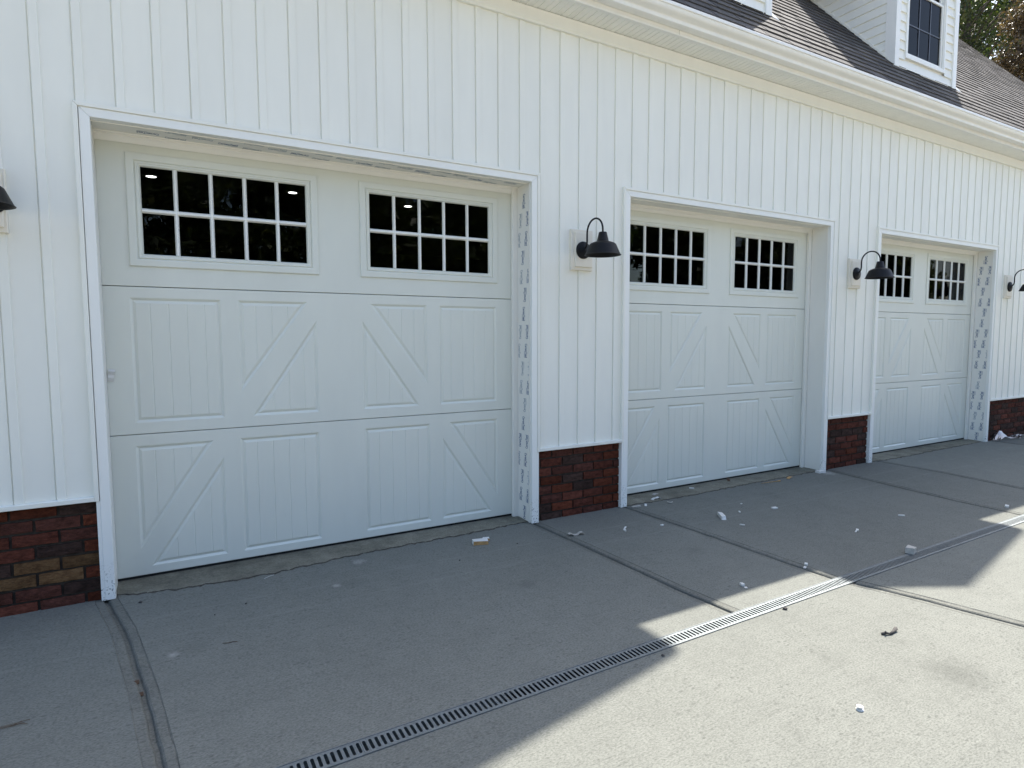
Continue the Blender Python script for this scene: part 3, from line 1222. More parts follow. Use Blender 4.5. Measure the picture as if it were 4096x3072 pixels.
# --- dormers
def make_dormer(x0, x1, fy=0.14):
    d = empty('dormer', (0, 0, 0), parent=house)
    cxm = (x0 + x1) / 2
    zb = 4.425
    ez, az, ov = 5.75, 6.60, 0.28
    half = 0.95
    k = (az - ez) / half
    wall_top = lambda x: az - 0.05 - k * abs(x - cxm)
    ct = 0.085
    wx0, wx1, wz0, wz1 = x0 + 0.222, x1 - 0.262, 4.556, 6.08
    # sheathing
    b = MB()
    pts = [(x0 + 0.012, zb + 0.01), (wx0 + 0.03, zb + 0.01), (wx0 + 0.03, wall_top(wx0 + 0.03)), (x0 + 0.012, wall_top(x0))]
    b.prism(pts, fy + 0.018, fy + 0.06)
    pts = [(wx1 - 0.03, zb + 0.01), (x1 - 0.012, zb + 0.01), (x1 - 0.012, wall_top(x1)), (wx1 - 0.03, wall_top(wx1 - 0.03))]
    b.prism(pts, fy + 0.018, fy + 0.06)
    b.prism([(wx0 + 0.031, zb + 0.01), (wx1 - 0.031, zb + 0.01), (wx1 - 0.031, wz0 + 0.03), (wx0 + 0.031, wz0 + 0.03)], fy + 0.018, fy + 0.06)
    b.prism([(wx0 + 0.031, wz1 - 0.03), (wx1 - 0.031, wz1 - 0.03), (wx1 - 0.031, wall_top(wx1)), (cxm, az - 0.06), (wx0 + 0.031, wall_top(wx0))], fy + 0.018, fy + 0.06)
    yb = (ez - EAVE_Z) / SLOPE + EAVE_Y
    for xs in (x0 + 0.014, x1 - 0.05):
        b.add([(xs, fy + 0.06, roof_z(fy + 0.06)), (xs, yb, ez), (xs, fy + 0.06, wall_top(x0)), (xs, yb + 0.5, wall_top(x0)),
               (xs + 0.036, fy + 0.06, roof_z(fy + 0.06)), (xs + 0.036, yb, ez), (xs + 0.036, fy + 0.06, wall_top(x0)), (xs + 0.036, yb + 0.5, wall_top(x0))],
              [(0, 1, 3, 2), (4, 6, 7, 5), (0, 2, 6, 4)])
    b.build('dormer_wall', M['vinyl'], d)
    # corner boards, front and side leaves
    for s in (-1, 1):
        xx = x0 if s < 0 else x1
        c = MB()
        xa, xb = (xx, xx + ct) if s < 0 else (xx - ct, xx)
        c.prism([(xa, zb), (xb, zb), (xb, wall_top(xb) - 0.02), (xa, wall_top(xa) - 0.02)], fy - 0.014, fy + 0.017)
        sa, sb = (xx, xx + 0.0135) if s < 0 else (xx - 0.0135, xx)
        z0, z1 = roof_z(fy + 0.02) + 0.012, roof_z(fy + 0.10) + 0.012
        c.add([(sa, fy + 0.0172, z0), (sb, fy + 0.0172, z0), (sb, fy + 0.10, z1), (sa, fy + 0.10, z1), (sa, fy + 0.0172, 5.70), (sb, fy + 0.0172, 5.70), (sb, fy + 0.10, 5.70), (sa, fy + 0.10, 5.70)],
              [(0, 1, 2, 3), (4, 7, 6, 5), (0, 4, 5, 1), (1, 5, 6, 2), (2, 6, 7, 3), (3, 7, 4, 0)])
        c.build('corner_board', M['trim'], d)
    # lap boards
    lap = 0.1015
    z = zb + 0.004

    def lap_front(xa, xb, z):
        mb = MB()
        zt = z + lap
        pr = [(fy + 0.012, z - 0.001), (fy - 0.0035, z), (fy - 0.0050, z + 0.003), (fy + 0.010, zt)]
        zlim = min(wall_top(xa), wall_top(xb))
        if z > zlim:
            return
        mb.extrude_x(pr, xa, xb)
        mb.build('lap_board', M['vinyl'], d)

    j = 0
    while z < 6.2:
        if z + lap < wz0 + 0.03:
            lap_front(x0 + ct, x1 - ct, z)
        elif z < wz1:
            lap_front(x0 + ct, wx0 + 0.004, z)
            lap_front(wx1 - 0.004, x1 - ct, z)
        else:
            lap_front(x0 + ct, x1 - ct, z)
        # side walls follow the roof slope
        zt = z + lap
        for s in (-1, 1):
            xx = x0 + 0.012 if s < 0 else x1 - 0.012
            y_end_lo = (z - EAVE_Z - 0.02) / SLOPE + EAVE_Y
            y_end_hi = (zt - EAVE_Z - 0.02) / SLOPE + EAVE_Y
            ys = fy + 0.10
            if y_end_hi < ys + 0.02 or z > 5.7:
                continue
            mb = MB()
            y_end_lo = max(y_end_lo, ys)
            o = s
            vs = [(xx + o * 0.010, ys, z), (xx + o * 0.010, y_end_lo, z), (xx + o * 0.0115, ys, z + 0.003), (xx + o * 0.0115, y_end_lo + 0.003, z + 0.003), (xx + o * 0.001, ys, zt), (xx + o * 0.001, y_end_hi, zt), (xx, ys, z - 0.001), (xx, y_end_lo, z - 0.001)]
            mb.add(vs, [(6, 7, 1, 0), (0, 1, 3, 2), (2, 3, 5, 4)])
            mb.build('lap_board', M['vinyl'], d)
        z += lap
        j += 1
    # sloping channel where the side wall meets the shingles
    for s in (-1, 1):
        xx = x0 if s < 0 else x1
        o = -0.006 if s < 0 else 0.006
        ch = MB()
        a = Vector((xx + o, fy + 0.06, roof_z(fy + 0.06) + 0.016))
        e = Vector((xx + o, yb, roof_z(yb) + 0.016))
        up = Vector((0, 0, 0.032))
        dx = Vector((0.012 if s < 0 else -0.012, 0, 0))
        q = [a, e, e + up, a + up, a + dx, e + dx, e + up + dx, a + up + dx]
        ch.add(q, [(0, 1, 2, 3), (4, 7, 6, 5), (3, 2, 6, 7), (0, 4, 5, 1), (0, 3, 7, 4)])
        ch.build('siding_channel', M['vinyl'], d)
    # window
    def frame(xa, xb, za, zb2, w, y0, y1, mb):
        po = [(xa, za), (xb, za), (xb, zb2), (xa, zb2)]
        pi = inset(po, w)
        c1 = inset(po, 0.003)
        ring(mb, po, po, y1, y0 + 0.003)
        ring(mb, po, c1, y0 + 0.003, y0)
        ring(mb, c1, pi, y0, y0)
        ring(mb, pi, pi, y0, y1)
    w = MB()
    frame(wx0, wx1, wz0, wz1, 0.034, fy - 0.012, fy + 0.05, w)
    frame(wx0 + 0.030, wx1 - 0.030, wz0 + 0.030, wz1 - 0.030, 0.020, fy - 0.004, fy + 0.06, w)
    w = w.build('window_frame', M['trim'], d)
    sx0, sx1 = wx0 + 0.048, wx1 - 0.048
    mz = 5.325
    sa = MB()
    frame(sx0, sx1, wz0 + 0.046, mz + 0.015, 0.028, fy + 0.012, fy + 0.035, sa)
    sa.build('window_sash', M['trim'], d)
    sa = MB()
    frame(sx0, sx1, mz - 0.018, wz1 - 0.046, 0.030, fy + 0.0365, fy + 0.058, sa)
    sa.build('window_sash', M['trim'], d)
    gl = MB()
    gl.box(sx0 + 0.02, sx1 - 0.02, fy + 0.026, fy + 0.029, wz0 + 0.066, mz - 0.006)
    gl.build('window_pane', M['screen_glass'], d)
    gl = MB()
    gl.box(sx0 + 0.02, sx1 - 0.02, fy + 0.050, fy + 0.053, mz + 0.006, wz1 - 0.066)
    gl.build('window_pane', M['glass'], d)
    mu = MB()
    for q in (1, 2):
        xm = sx0 + 0.028 + (sx1 - sx0 - 0.056) * q / 3
        mu.box(xm - 0.006, xm + 0.006, fy + 0.0185, fy + 0.0255, wz0 + 0.07, mz - 0.012)
        mu.box(xm - 0.006, xm + 0.006, fy + 0.0425, fy + 0.0495, mz + 0.012, wz1 - 0.07)
    for z0, z1, yy in ((wz0 + 0.074, mz - 0.013, 0.0190), (mz + 0.012, wz1 - 0.07, 0.0430)):
        zc = (z0 + z1) / 2 - 0.02
        mu.box(sx0 + 0.029, sx1 - 0.029, fy + yy, fy + yy + 0.006, zc - 0.0055, zc + 0.0055)
    mu.build('muntin', M['muntin'], d)
    bl = MB()
    z = wz0 + 0.06
    while z < wz1 - 0.06:
        bl.add([(sx0 + 0.03, fy + 0.085, z), (sx1 - 0.045, fy + 0.085, z), (sx1 - 0.045, fy + 0.110, z + 0.030), (sx0 + 0.03, fy + 0.110, z + 0.030)], [(0, 1, 2, 3)])
        z += 0.027
    bl.build('window_blind', M['blind'], d)
    bk = MB()
    bk.box(sx0 - 0.02, sx1 + 0.02, fy + 0.16, fy + 0.18, wz0, wz1)
    for xx in (sx0 - 0.02, sx1):
        bk.box(xx, xx + 0.02, fy + 0.065, fy + 0.16, wz0, wz1)
    bk.build('window_reveal', M['interior'], d)
    # gable roof with overhang
    r = MB()
    fy0 = fy - 0.15
    tk = 0.10
    for s in (-1, 1):
        xe = cxm + s * (half if s > 0 else half + 0.07)  # left overhang stretched so its shadow covers a lit spot on the driveway
        ya = (az - EAVE_Z) / SLOPE + EAVE_Y + 0.1
        ye = (ez - EAVE_Z) / SLOPE + EAVE_Y + 0.1
        q = [(xe, fy0, ez + tk), (cxm, fy0, az + tk), (cxm, ya, az + tk), (xe, ye, ez + tk), (xe, fy0, ez), (cxm, fy0, az), (cxm, ya, az), (xe, ye, ez)]
        r.add(q, [(0, 1, 2, 3), (4, 7, 6, 5), (0, 4, 5, 1), (0, 3, 7, 4)])
    r.build('dormer_roof', M['shingle'], d)
    # flashing at the foot
    fl = MB()
    fl.add([(x0 + 0.10, fy - 0.012, zb - 0.016), (x1 - 0.06, fy - 0.012, zb - 0.016), (x1 - 0.06, fy - 0.055, roof_z(fy - 0.055) + 0.022), (x0 + 0.10, fy - 0.055, roof_z(fy - 0.055) + 0.022), (x0 + 0.10, fy + 0.01, zb + 0.012), (x1 - 0.06, fy + 0.01, zb + 0.012)],
           [(0, 1, 2, 3), (0, 4, 5, 1)])
    fl.build('flashing', M['flashing'], d)
    fl = MB()
    y1 = fy + 0.02
    fl.add([(x1 + 0.002, fy - 0.02, roof_z(fy - 0.02) + 0.018), (x1 + 0.075, fy - 0.045, roof_z(fy - 0.045) + 0.016), (x1 + 0.002, y1, roof_z(y1) + 0.05), (x1 + 0.002, fy - 0.02, roof_z(fy - 0.02) + 0.012), (x1 + 0.075, fy - 0.045, roof_z(fy - 0.045) + 0.011), (x1 + 0.002, y1, roof_z(y1) + 0.02)],
           [(0, 1, 2), (3, 5, 4), (0, 3, 4, 1), (1, 4, 5, 2)])
    fl.build('flashing', M['trim'], d)
    return d


d1 = make_dormer(*DORM[1])
d0 = copy_tree(d1, house)
d0.location = (DORM[0][1] - DORM[1][1], 0, 0)

# ------------------------------------------------------------------ garage doors
DY = 0.230
SECZ = [(0.025, 0.8525), (0.8565, 1.6975), (1.7015, 2.552)]
DX0, DX1 = 0.046, 2.712
DCX = 1.3635


def mirror_poly(p):
    return [(2 * DCX - x, z) for x, z in p][::-1]


def rect(x0, z0, x1, z1):
    return [(x0, z0), (x1, z0), (x1, z1), (x0, z1)]


MID = [rect(0.190, 0.922, 0.655, 1.637),
       [(0.750, 1.072), (1.160, 1.637), (0.750, 1.637)],
       [(0.812, 0.922), (1.216, 0.922), (1.216, 1.527)]]
LOW = [[(0.184, 0.178), (0.588, 0.788), (0.184, 0.788)],
       [(0.236, 0.073), (0.642, 0.073), (0.642, 0.685)],
       rect(0.735, 0.073, 1.212, 0.788)]
MID += [mirror_poly(q) for q in MID]
LOW += [mirror_poly(q) for q in LOW]
GROOVES = [0.287, 0.380, 0.473, 0.566] + [0.848, 0.941, 1.034, 1.127]
GROOVES_L = [0.279, 0.372, 0.465, 0.558] + [0.830, 0.925, 1.020, 1.115]


def embossed_panel(poly, grooves):
    mb = MB()
    if area2(poly) < 0:
        poly = poly[::-1]
    fl = inset(poly, 0.0155)
    dp = 0.0095
    ring(mb, poly, inset(poly, 0.003), DY, DY + 0.0015)
    ring(mb, inset(poly, 0.003), inset(poly, 0.0125), DY + 0.0015, DY + dp - 0.001)
    ring(mb, inset(poly, 0.0125), fl, DY + dp - 0.001, DY + dp)
    up = inset(fl, 0.0150)
    if area2(up) < 1e-3:
        return mb
    ring(mb, fl, up, DY + dp, DY + 0.0022)
    xs = sorted([g for g in grooves if min(p[0] for p in up) + 0.008 < g < max(p[0] for p in up) - 0.008])
    gw, gd = 0.0042, 0.0026
    bounds = [-9] + xs + [9]
    for a, b2 in zip(bounds[:-1], bounds[1:]):
        q = clip_poly(up, 0, a + gw, False)
        q = clip_poly(q, 0, b2 - gw, True) if q else q
        q = dedupe(q)
        if len(q) >= 3:
            mb.add([(x, DY + 0.0022, z) for x, z in q], [list(range(len(q)))])
    for g in xs:
        for lo, hi in ((g - gw, g), (g, g + gw)):
            q = clip_poly(up, 0, lo, False)
            q = clip_poly(q, 0, hi, True) if q else q
            q = dedupe(q)
            if len(q) >= 3:
                mb.add([(x, DY + 0.0022 + gd * (1 - min(1, abs(x - g) / gw)), z) for x, z in q], [list(range(len(q)))])
    return mb


WIN = [(0.200, 1.238), None]
WIN[1] = (2 * DCX - 1.238 + 0.018, 2 * DCX - 0.200 + 0.018)
WZ0, WZ1 = 1.813, 2.443


def window_frame_mesh(x0, x1):
    mb = MB()
    po = rect(x0, WZ0, x1, WZ1)
    steps = [(0.0, DY + 0.001), (0.002, DY - 0.0085), (0.006, DY - 0.0105), (0.036, DY - 0.0105), (0.041, DY - 0.0085), (0.044, DY - 0.0015), (0.0465, DY - 0.0015), (0.0485, DY - 0.0070), (0.0545, DY - 0.0070), (0.058, DY - 0.0035), (0.066, DY - 0.0035), (0.0715, DY + 0.006), (0.0730, DY + 0.016)]
    prev = None
    for dd, y in steps:
        q = inset(po, dd)
        if prev:
            ring(mb, prev[0], q, prev[1], y)
        prev = (q, y)
    return mb


def make_door():
    root = empty('garage_door', (0, 0, 0), parent=house)
    for si, (z0, z1) in enumerate(SECZ):
        polys = (LOW, MID, [rect(a + 0.03, WZ0 + 0.03, b2 - 0.03, WZ1 - 0.03) for a, b2 in WIN])[si]
        mb = MB()
        out = rect(DX0, z0, DX1, z1)
        c = inset(out, 0.0025)
        plate_with_holes(mb, c, [q if area2(q) > 0 else q[::-1] for q in polys], DY)
        ring(mb, c, out, DY, DY + 0.0025)
        ring(mb, out, out, DY + 0.0025, DY + 0.045)
        if si == 2:
            for q in polys:
                ring(mb, q, q, DY, DY + 0.045)
            plate_with_holes(mb, out, polys, DY + 0.045)
        else:
            mb.add([(x, DY + 0.045, z) for x, z in out], [(3, 2, 1, 0)])
        mb.build('door_section', M['door'], root)
        if si < 2:
            for q in polys:
                gl = GROOVES if si else GROOVES_L
                gs = gl + [2 * DCX - g for g in gl]
                embossed_panel(q, gs).build('embossed_panel', M['door'], root)
    for a, b2 in WIN:
        window_frame_mesh(a, b2).build('window_frame', M['door'], root)
        gx0, gx1, gz0, gz1 = a + 0.0715, b2 - 0.0715, WZ0 + 0.0715, WZ1 - 0.0715
        mw = 0.0265
        cw = (gx1 - gx0 - 4 * mw) / 5
        chh = (gz1 - gz0 - 0.030) / 2
        for i in range(5):
            for j in range(2):
                px = gx0 + i * (cw + mw)
                pz = gz0 + j * (chh + 0.030)
                pn = MB()
                pn.box(px - 0.006, px + cw + 0.006, DY + 0.010, DY + 0.013, pz - 0.006, pz + chh + 0.006)
                pn.build('window_pane', M['glass'], root)

        def bar(pts_c, y_f, nm):
            x0, x1, z0, z1 = pts_c
            mb = MB()
            q = rect(x0, z0, x1, z1)
            vert = (z1 - z0) > (x1 - x0)
            ds = [0, 0.007, 0, 0.007] if vert else [0.007, 0, 0.007, 0]
            ins = inset(q, ds)
            ins2 = inset(q, [v * 1.35 for v in ds])
            ring(mb, q, ins, DY + 0.0145, DY - 0.001)
            ring(mb, ins, ins2, DY - 0.001, y_f)
            mb.add([(x, y_f, z) for x, z in ins2], [(0, 1, 2, 3)])
            mb.build(nm, M['trim'], root)
        zc = (gz0 + gz1) / 2
        for i in range(4):
            xc = gx0 + (i + 1) * cw + i * mw
            bar((xc, xc + mw, gz0, gz1), DY - 0.0042, 'muntin')
        bar((gx0, gx1, zc - 0.015, zc + 0.015), DY - 0.0040, 'muntin')
    sl = MB()
    sl.box(DX0, DX1, DY + 0.010, DY + 0.040, 0.0092, 0.0245)
    sl.build('bottom_seal', M['rubber'], root)
    return root


DOOR_LABELS = ['white panelled garage door with ceiling lights showing through its left window',
               'white panelled garage door between the two wall lamps, plain blank right jamb',
               'white panelled garage door at the far end, blue lettering on its right jamb only']
door0 = make_door()
for i, p in enumerate(PITCHES):
    dd = door0 if i == 0 else copy_tree(door0, house)
    dd.location = (p, 0, 0)
    tag(dd, DOOR_LABELS[i])

# recessed lights inside, seen through the first door's panes
cans = ((0.297, 1.914, 'lit recessed ceiling light seen through the upper left pane of the nearest door window'),
        (1.383, 1.930, 'lit recessed ceiling light seen through the upper right pane of the nearest door window'),
        (2.477, 1.966, 'lit recessed ceiling light seen through the second pane of the right-hand window'))
for x, y, lab in cans:
    r = empty('ceiling_light', (x, y, 2.71), lab, 'ceiling light', 'recessed lights in the garage ceiling')
    mb = MB()
    mb.lathe([(0.0001, -0.0045), (0.037, -0.0045)], 0, 0, 28)
    mb.build('light_lens', M['lens'], r)
    mb = MB()
    mb.lathe([(0.038, -0.0065), (0.052, -0.0065), (0.054, -0.0005)], 0, 0, 28)
    mb.build('trim_ring', M['interior'], r)


# ------------------------------------------------------------------ wall lamps
def make_lamp():
    r = empty('wall_lamp', (0, 0, 2.07))
    mb = MB()
    mb.bbox(-0.101, 0.101, -0.016, 0.02, -0.152, 0.156, 0.004)
    mb.bbox(-0.070, 0.088, -0.027, -0.0162, -0.127, 0.133, 0.004)
    mb.build('mounting_block', M['beige'], r)
    mb = MB()
    mb.lathe_y([(0.0655, -0.0272), (0.0655, -0.034), (0.062, -0.040), (0.054, -0.043), (0.030, -0.048), (0.018, -0.055), (0.0001, -0.057)], 0.0, 0.0, 36)
    mb.build('wall_plate', M['black_metal'], r)
    path = [(0, -0.045, 0.004), (0, -0.062, 0.016), (0, -0.074, 0.036), (0, -0.078, 0.060), (0, -0.078, 0.115)]
    for k in range(1, 15):
        th = math.pi - math.pi * k / 14
        path.append((0, -0.173 - 0.095 * math.cos(th) * 1.0, 0.118 + 0.096 * math.sin(th)))
    path = [(0, y if i < 5 else -0.078 - 0.095 * (1 - math.cos(math.pi * (i - 4) / 14)), z) for i, (_, y, z) in enumerate(path)]
    path.append((0, -0.268, 0.100))
    path.append((0, -0.268, 0.092))
    mb = MB()
    mb.tube(path, 0.0068, 12)
    mb.build('gooseneck_arm', M['black_metal'], r)
    mb = MB()
    prof = [(0.0001, 0.1005), (0.033, 0.1005), (0.0365, 0.098), (0.055, 0.036), (0.0585, 0.033), (0.085, 0.027), (0.108, 0.020), (0.122, 0.011), (0.127, 0.003), (0.160, -0.056), (0.166, -0.0635), (0.170, -0.0655), (0.1665, -0.0668), (0.158, -0.058), (0.124, 0.000), (0.105, 0.016), (0.056, 0.030), (0.0001, 0.034)]
    mb.lathe([(r * 0.79, z) for r, z in prof], 0, -0.268, 56)
    mb.build('lamp_shade', M['black_metal'], r)
    mb = MB()
    mb.lathe([(0.0001, -0.030), (0.016, -0.026), (0.026, -0.012), (0.027, 0.004), (0.016, 0.022), (0.013, 0.033)], 0, -0.268, 20)
    mb.build('light_bulb', M['pvc'], r)
    return r


lamp0 = make_lamp()
LAMPS = [(3.153, 'black gooseneck barn lamp on the wall beside the jamb with blue lettering, nearest full lamp'),
         (-0.338, 'black gooseneck barn lamp cut off by the picture edge, nearest and leftmost'),
         (6.700, 'black gooseneck barn lamp whose shade overlaps the window of the farthest door'),
         (10.185, 'black gooseneck barn lamp beyond the farthest door, over the last brick base')]
for i, (x, lab) in enumerate(LAMPS):
    o = lamp0 if i == 0 else copy_tree(lamp0)
    o.location = (x, 0, 2.07)
    if x < 0:                          # this block was fixed a little off the lamp's centre
        for chd in o.children:
            if chd.name.startswith('mounting_block'):
                chd.location.x = -0.045
    tag(o, lab, 'wall lamp', 'black barn lamps on the facade')


# ------------------------------------------------------------------ trees
def leaf_cloud(centres, radii, n_leaf, size, rng):
    ci = rng.integers(0, len(centres), n_leaf)
    c = np.asarray(centres)[ci]
    r = np.asarray(radii)[ci][:, None]
    u = rng.normal(size=(n_leaf, 3))
    u /= np.linalg.norm(u, axis=1)[:, None]
    pos = c + u * r * (rng.random((n_leaf, 1)) ** 0.45) * np.array([1, 1, 0.75])
    a = rng.normal(size=(n_leaf, 3))
    a[:, 2] -= 0.4
    a /= np.linalg.norm(a, axis=1)[:, None]
    nrm = rng.normal(size=(n_leaf, 3))
    b = np.cross(a, nrm)
    b /= np.linalg.norm(b, axis=1)[:, None]
    s = (size * rng.uniform(0.6, 1.35, n_leaf))[:, None]
    bend = np.cross(a, b) * s * 0.18
    v = np.empty((n_leaf, 4, 3))
    v[:, 0] = pos - a * s
    v[:, 1] = pos + b * s * 0.42 + bend
    v[:, 2] = pos + a * s
    v[:, 3] = pos - b * s * 0.42 + bend
    return v.reshape(-1, 3)


def mesh_quads(name, v, mat):
    n = len(v) // 4
    me = bpy.data.meshes.new(name)
    me.vertices.add(len(v))
    me.vertices.foreach_set('co', v.astype(np.float32).ravel())
    me.loops.add(n * 4)
    me.loops.foreach_set('vertex_index', np.arange(n * 4, dtype=np.int32))
    me.polygons.add(n)
    me.polygons.foreach_set('loop_start', np.arange(0, n * 4, 4, dtype=np.int32))
    me.update()
    me.validate()
    me.materials.append(mat)
    return me


def make_tree(loc, height, crown_r, crown_z0, n_clump, n_leaf, size, mat, label, seed, group=None, clump=(0.5, 1.0)):
    rng = np.random.default_rng(seed)
    rr = random.Random(seed)
    root = empty('tree', loc, label, 'tree', group)
    tr = MB()
    top = Vector((rr.uniform(-0.4, 0.4), rr.uniform(-0.4, 0.4), height * 0.93))
    pts, rad = [], []
    for k in range(9):
        f = k / 8
        pts.append(Vector((top.x * f + rr.uniform(-0.1, 0.1) * (k > 0), top.y * f + rr.uniform(-0.1, 0.1) * (k > 0), top.z * f)))
        rad.append(0.022 * height * (1 - f) ** 0.8 + 0.02)
    tr.tube(pts, rad, 10)
    centres, radii = [], []
    for k in range(n_clump):
        f = rr.random() ** 0.85
        z = crown_z0 + (height - crown_z0) * f
        prof = math.sin(math.pi * min(1, 0.18 + 0.80 * f)) ** 0.7
        th = rr.uniform(0, 2 * math.pi)
        q = crown_r * prof * math.sqrt(rr.random()) * rr.uniform(0.75, 1.12)
        c = Vector((math.cos(th) * q + top.x * f, math.sin(th) * q + top.y * f, z))
        centres.append(c)
        radii.append(rr.uniform(*clump))
        if k % 2 == 0:
            zb = max(height * 0.12, z - q * 0.8 - 0.5)
            b0 = Vector((top.x * zb / height, top.y * zb / height, zb))
            mid = (b0 + c) / 2 + Vector((rr.uniform(-0.3, 0.3), rr.uniform(-0.3, 0.3), 0.2))
            tr.tube([b0, mid, c], [0.007 * height * (1 - zb / height) + 0.015, 0.03, 0.008], 5, False)
    tr.build('trunk', M['bark'], root)
    v = leaf_cloud(centres, radii, n_leaf, size, rng)
    link('crown', mesh_quads('crown', v, mat), root)
    return root


make_tree((32.0, 10.6, -0.1), 22.0, 6.2, 4.0, 190, 120000, 0.085, M['leaf_green'], 'tall dark green tree rising behind the far end of the roof', 11, None, (0.6, 1.35))
make_tree((42.0, 10.5, -0.1), 24.0, 6.5, 5.0, 110, 45000, 0.14, M['leaf_green'], 'tall green tree farther back, filling gaps beside the dormer', 12, None, (0.7, 1.5))
make_tree((23.65, 4.2, -0.1), 12.1, 2.3, 2.0, 120, 62000, 0.052, M['leaf_brown'], 'smaller tree with russet brown autumn leaves beyond the roof edge', 13, None, (0.35, 0.7))
spots = [(-30 + 7.6 * k, -44 - 4 * (k % 2) + (0.25 * max(0, k - 8)) ** 2 * 2.2, 13.5 + 1.6 * ((k * 7) % 3), 20 + k) for k in range(16)]
for x, y, h, sd in spots:
    make_tree((x, y, -0.1), h, 6.2, 1.0, 80, 8000, 0.42, M['leaf_green'], 'green tree across the driveway, mirrored in the door panes', sd, 'trees mirrored in the garage door panes', (1.3, 2.4))


# ------------------------------------------------------------------ litter on the concrete
GRP = 'white trim offcuts scattered on the driveway'


def offcut(name, loc, rz, size, mat, label, cat, group=None, tilt=0.0, wedge=0.0, side_mat=None):
    L, Wd, H = (q * (0.72 if group else 1.0) for q in size)
    mb = MB()
    v = [(-L / 2, -Wd / 2, 0), (L / 2, -Wd / 2, 0), (L / 2, Wd / 2, 0), (-L / 2, Wd / 2, 0),
         (-L / 2 + wedge, -Wd / 2, H), (L / 2 - wedge * 0.4, -Wd / 2, H * random.uniform(0.85, 1)), (L / 2, Wd / 2, H), (-L / 2 + wedge * 0.3, Wd / 2, H * random.uniform(0.85, 1))]
    mb.add(v, [(0, 3, 2, 1), (4, 5, 6, 7), (0, 1, 5, 4), (1, 2, 6, 5), (2, 3, 7, 6), (3, 0, 4, 7)])
    o = mb.build(name, mat, None, loc)
    o.rotation_euler = (0, tilt, rz)
    if side_mat:
        o.data.materials.append(side_mat)
        for p in o.data.polygons:
            if abs(p.normal.y) > 0.7:
                p.material_index = 1
    return tag(o, label, cat, group)


def bent_strip(name, loc, rz, pts, w, mat, label, cat, group=None, th=0.002):
    """thin curled strip, pts are (along, height)"""
    mb = MB()
    n = len(pts)
    v = []
    for dz in (0, th):
        for s, z in pts:
            k = random.uniform(0.9, 1.1)
            v += [(s, -w / 2 * k, z + dz), (s, w / 2 * k, z + dz)]
    f = []
    for i in range(n - 1):
        a = 2 * i
        f += [(a, a + 1, a + 3, a + 2), (a + 2 * n, a + 2 + 2 * n, a + 3 + 2 * n, a + 1 + 2 * n), (a, a + 2, a + 2 + 2 * n, a + 2 * n), (a + 1, a + 1 + 2 * n, a + 3 + 2 * n, a + 3)]
    e = 2 * (n - 1)
    f += [(0, 2 * n, 2 * n + 1, 1), (e, e + 1, e + 1 + 2 * n, e + 2 * n)]
    mb.add(v, f)
    o = mb.build(name, mat, None, loc)
    o.rotation_euler = (0, 0, rz)
    return tag(o, label, cat, group)


wb_ = offcut('wood_block', (2.172, -0.205, 0.001), -0.30, (0.105, 0.060, 0.027), M['pvc'], 'white painted block of wood with bare pine edge before the nearest door', 'wood block', None, 0, 0.004, M['wood'])
offcut('wood_chip', (2.235, -0.168, 0.001), -0.25, (0.045, 0.028, 0.020), M['pvc'], 'small pine chip lying against the white painted wood block', 'wood chip', None, 0.05, 0.002, M['wood'])
bent_strip('trim_scrap', (2.842, -0.385, 0.001), -0.25, [(-0.055, 0.012), (-0.040, 0.016), (-0.015, 0.001), (0.010, 0.001), (0.030, 0.016), (0.048, 0.019), (0.064, 0.006)], 0.030, M['pvc_grey'], 'curled grey strip of trim lying over the joint by the brick pier', 'scrap')
offcut('trim_offcut', (3.208, -0.490, 0.001), 1.0, (0.036, 0.016, 0.010), M['pvc'], 'small white offcut in front of the first brick pier, left of two', 'offcut', GRP)
bent_strip('trim_scrap', (3.222, -0.468, 0.001), 0.5, [(-0.02, 0.001), (0.0, 0.012), (0.02, 0.017)], 0.012, M['pvc'], 'thin white curl stuck to the left offcut by the first brick pier', 'scrap')
offcut('trim_offcut', (3.528, -0.530, 0.001), 0.1, (0.040, 0.018, 0.010), M['pvc'], 'small flat white offcut just before the joint below the middle door jamb', 'offcut', GRP)
offcut('trim_offcut', (3.700, -0.046, 0.001), -0.15, (0.110, 0.030, 0.008), M['pvc_grey'], 'flat greyish white strip at the foot of the middle door left casing', 'offcut', GRP)
bent_strip('trim_scrap', (3.790, -0.060, 0.001), 0.9, [(-0.022, 0.001), (0.0, 0.013), (0.022, 0.006)], 0.018, M['pvc'], 'white curl beside the flat strip at the middle door casing', 'scrap')
bent_strip('trim_scrap', (3.985, 0.030, 0.005), 0.1, [(-0.045, 0.004), (-0.02, 0.014), (0.01, 0.012), (0.035, 0.016), (0.05, 0.002)], 0.028, M['pvc'], 'crumpled white scrap on the slab edge of the middle door', 'scrap')
bent_strip('trim_scrap', (4.025, -0.105, 0.001), -0.6, [(-0.025, 0.010), (0.0, 0.002), (0.02, 0.010)], 0.024, M['pvc_grey'], 'pale grey folded scrap before the slab edge of the middle door', 'scrap')
bent_strip('masonry_flake', (4.090, 0.150, 0.008), 0.2, [(-0.03, 0.002), (0.0, 0.006), (0.03, 0.002)], 0.03, M['pvc_grey'], 'flat tan flake on the stained slab under the middle door', 'flake')
offcut('trim_offcut', (4.530, 0.140, 0.008), -0.8, (0.060, 0.020, 0.010), M['pvc'], 'white sliver on the stained slab close under the middle door', 'offcut', GRP)
wk = offcut('trim_offcut', (4.075, -0.612, 0.001), 0.97, (0.185, 0.046, 0.036), M['pvc'], 'large white boxy trim offcut with an angled cut end', 'offcut', GRP, 0, 0.020)
offcut('trim_offcut', (4.520, -0.428, 0.001), 0.2, (0.026, 0.014, 0.007), M['pvc'], 'tiny white crumb of trim farther back than the large boxy offcut', 'offcut', GRP)
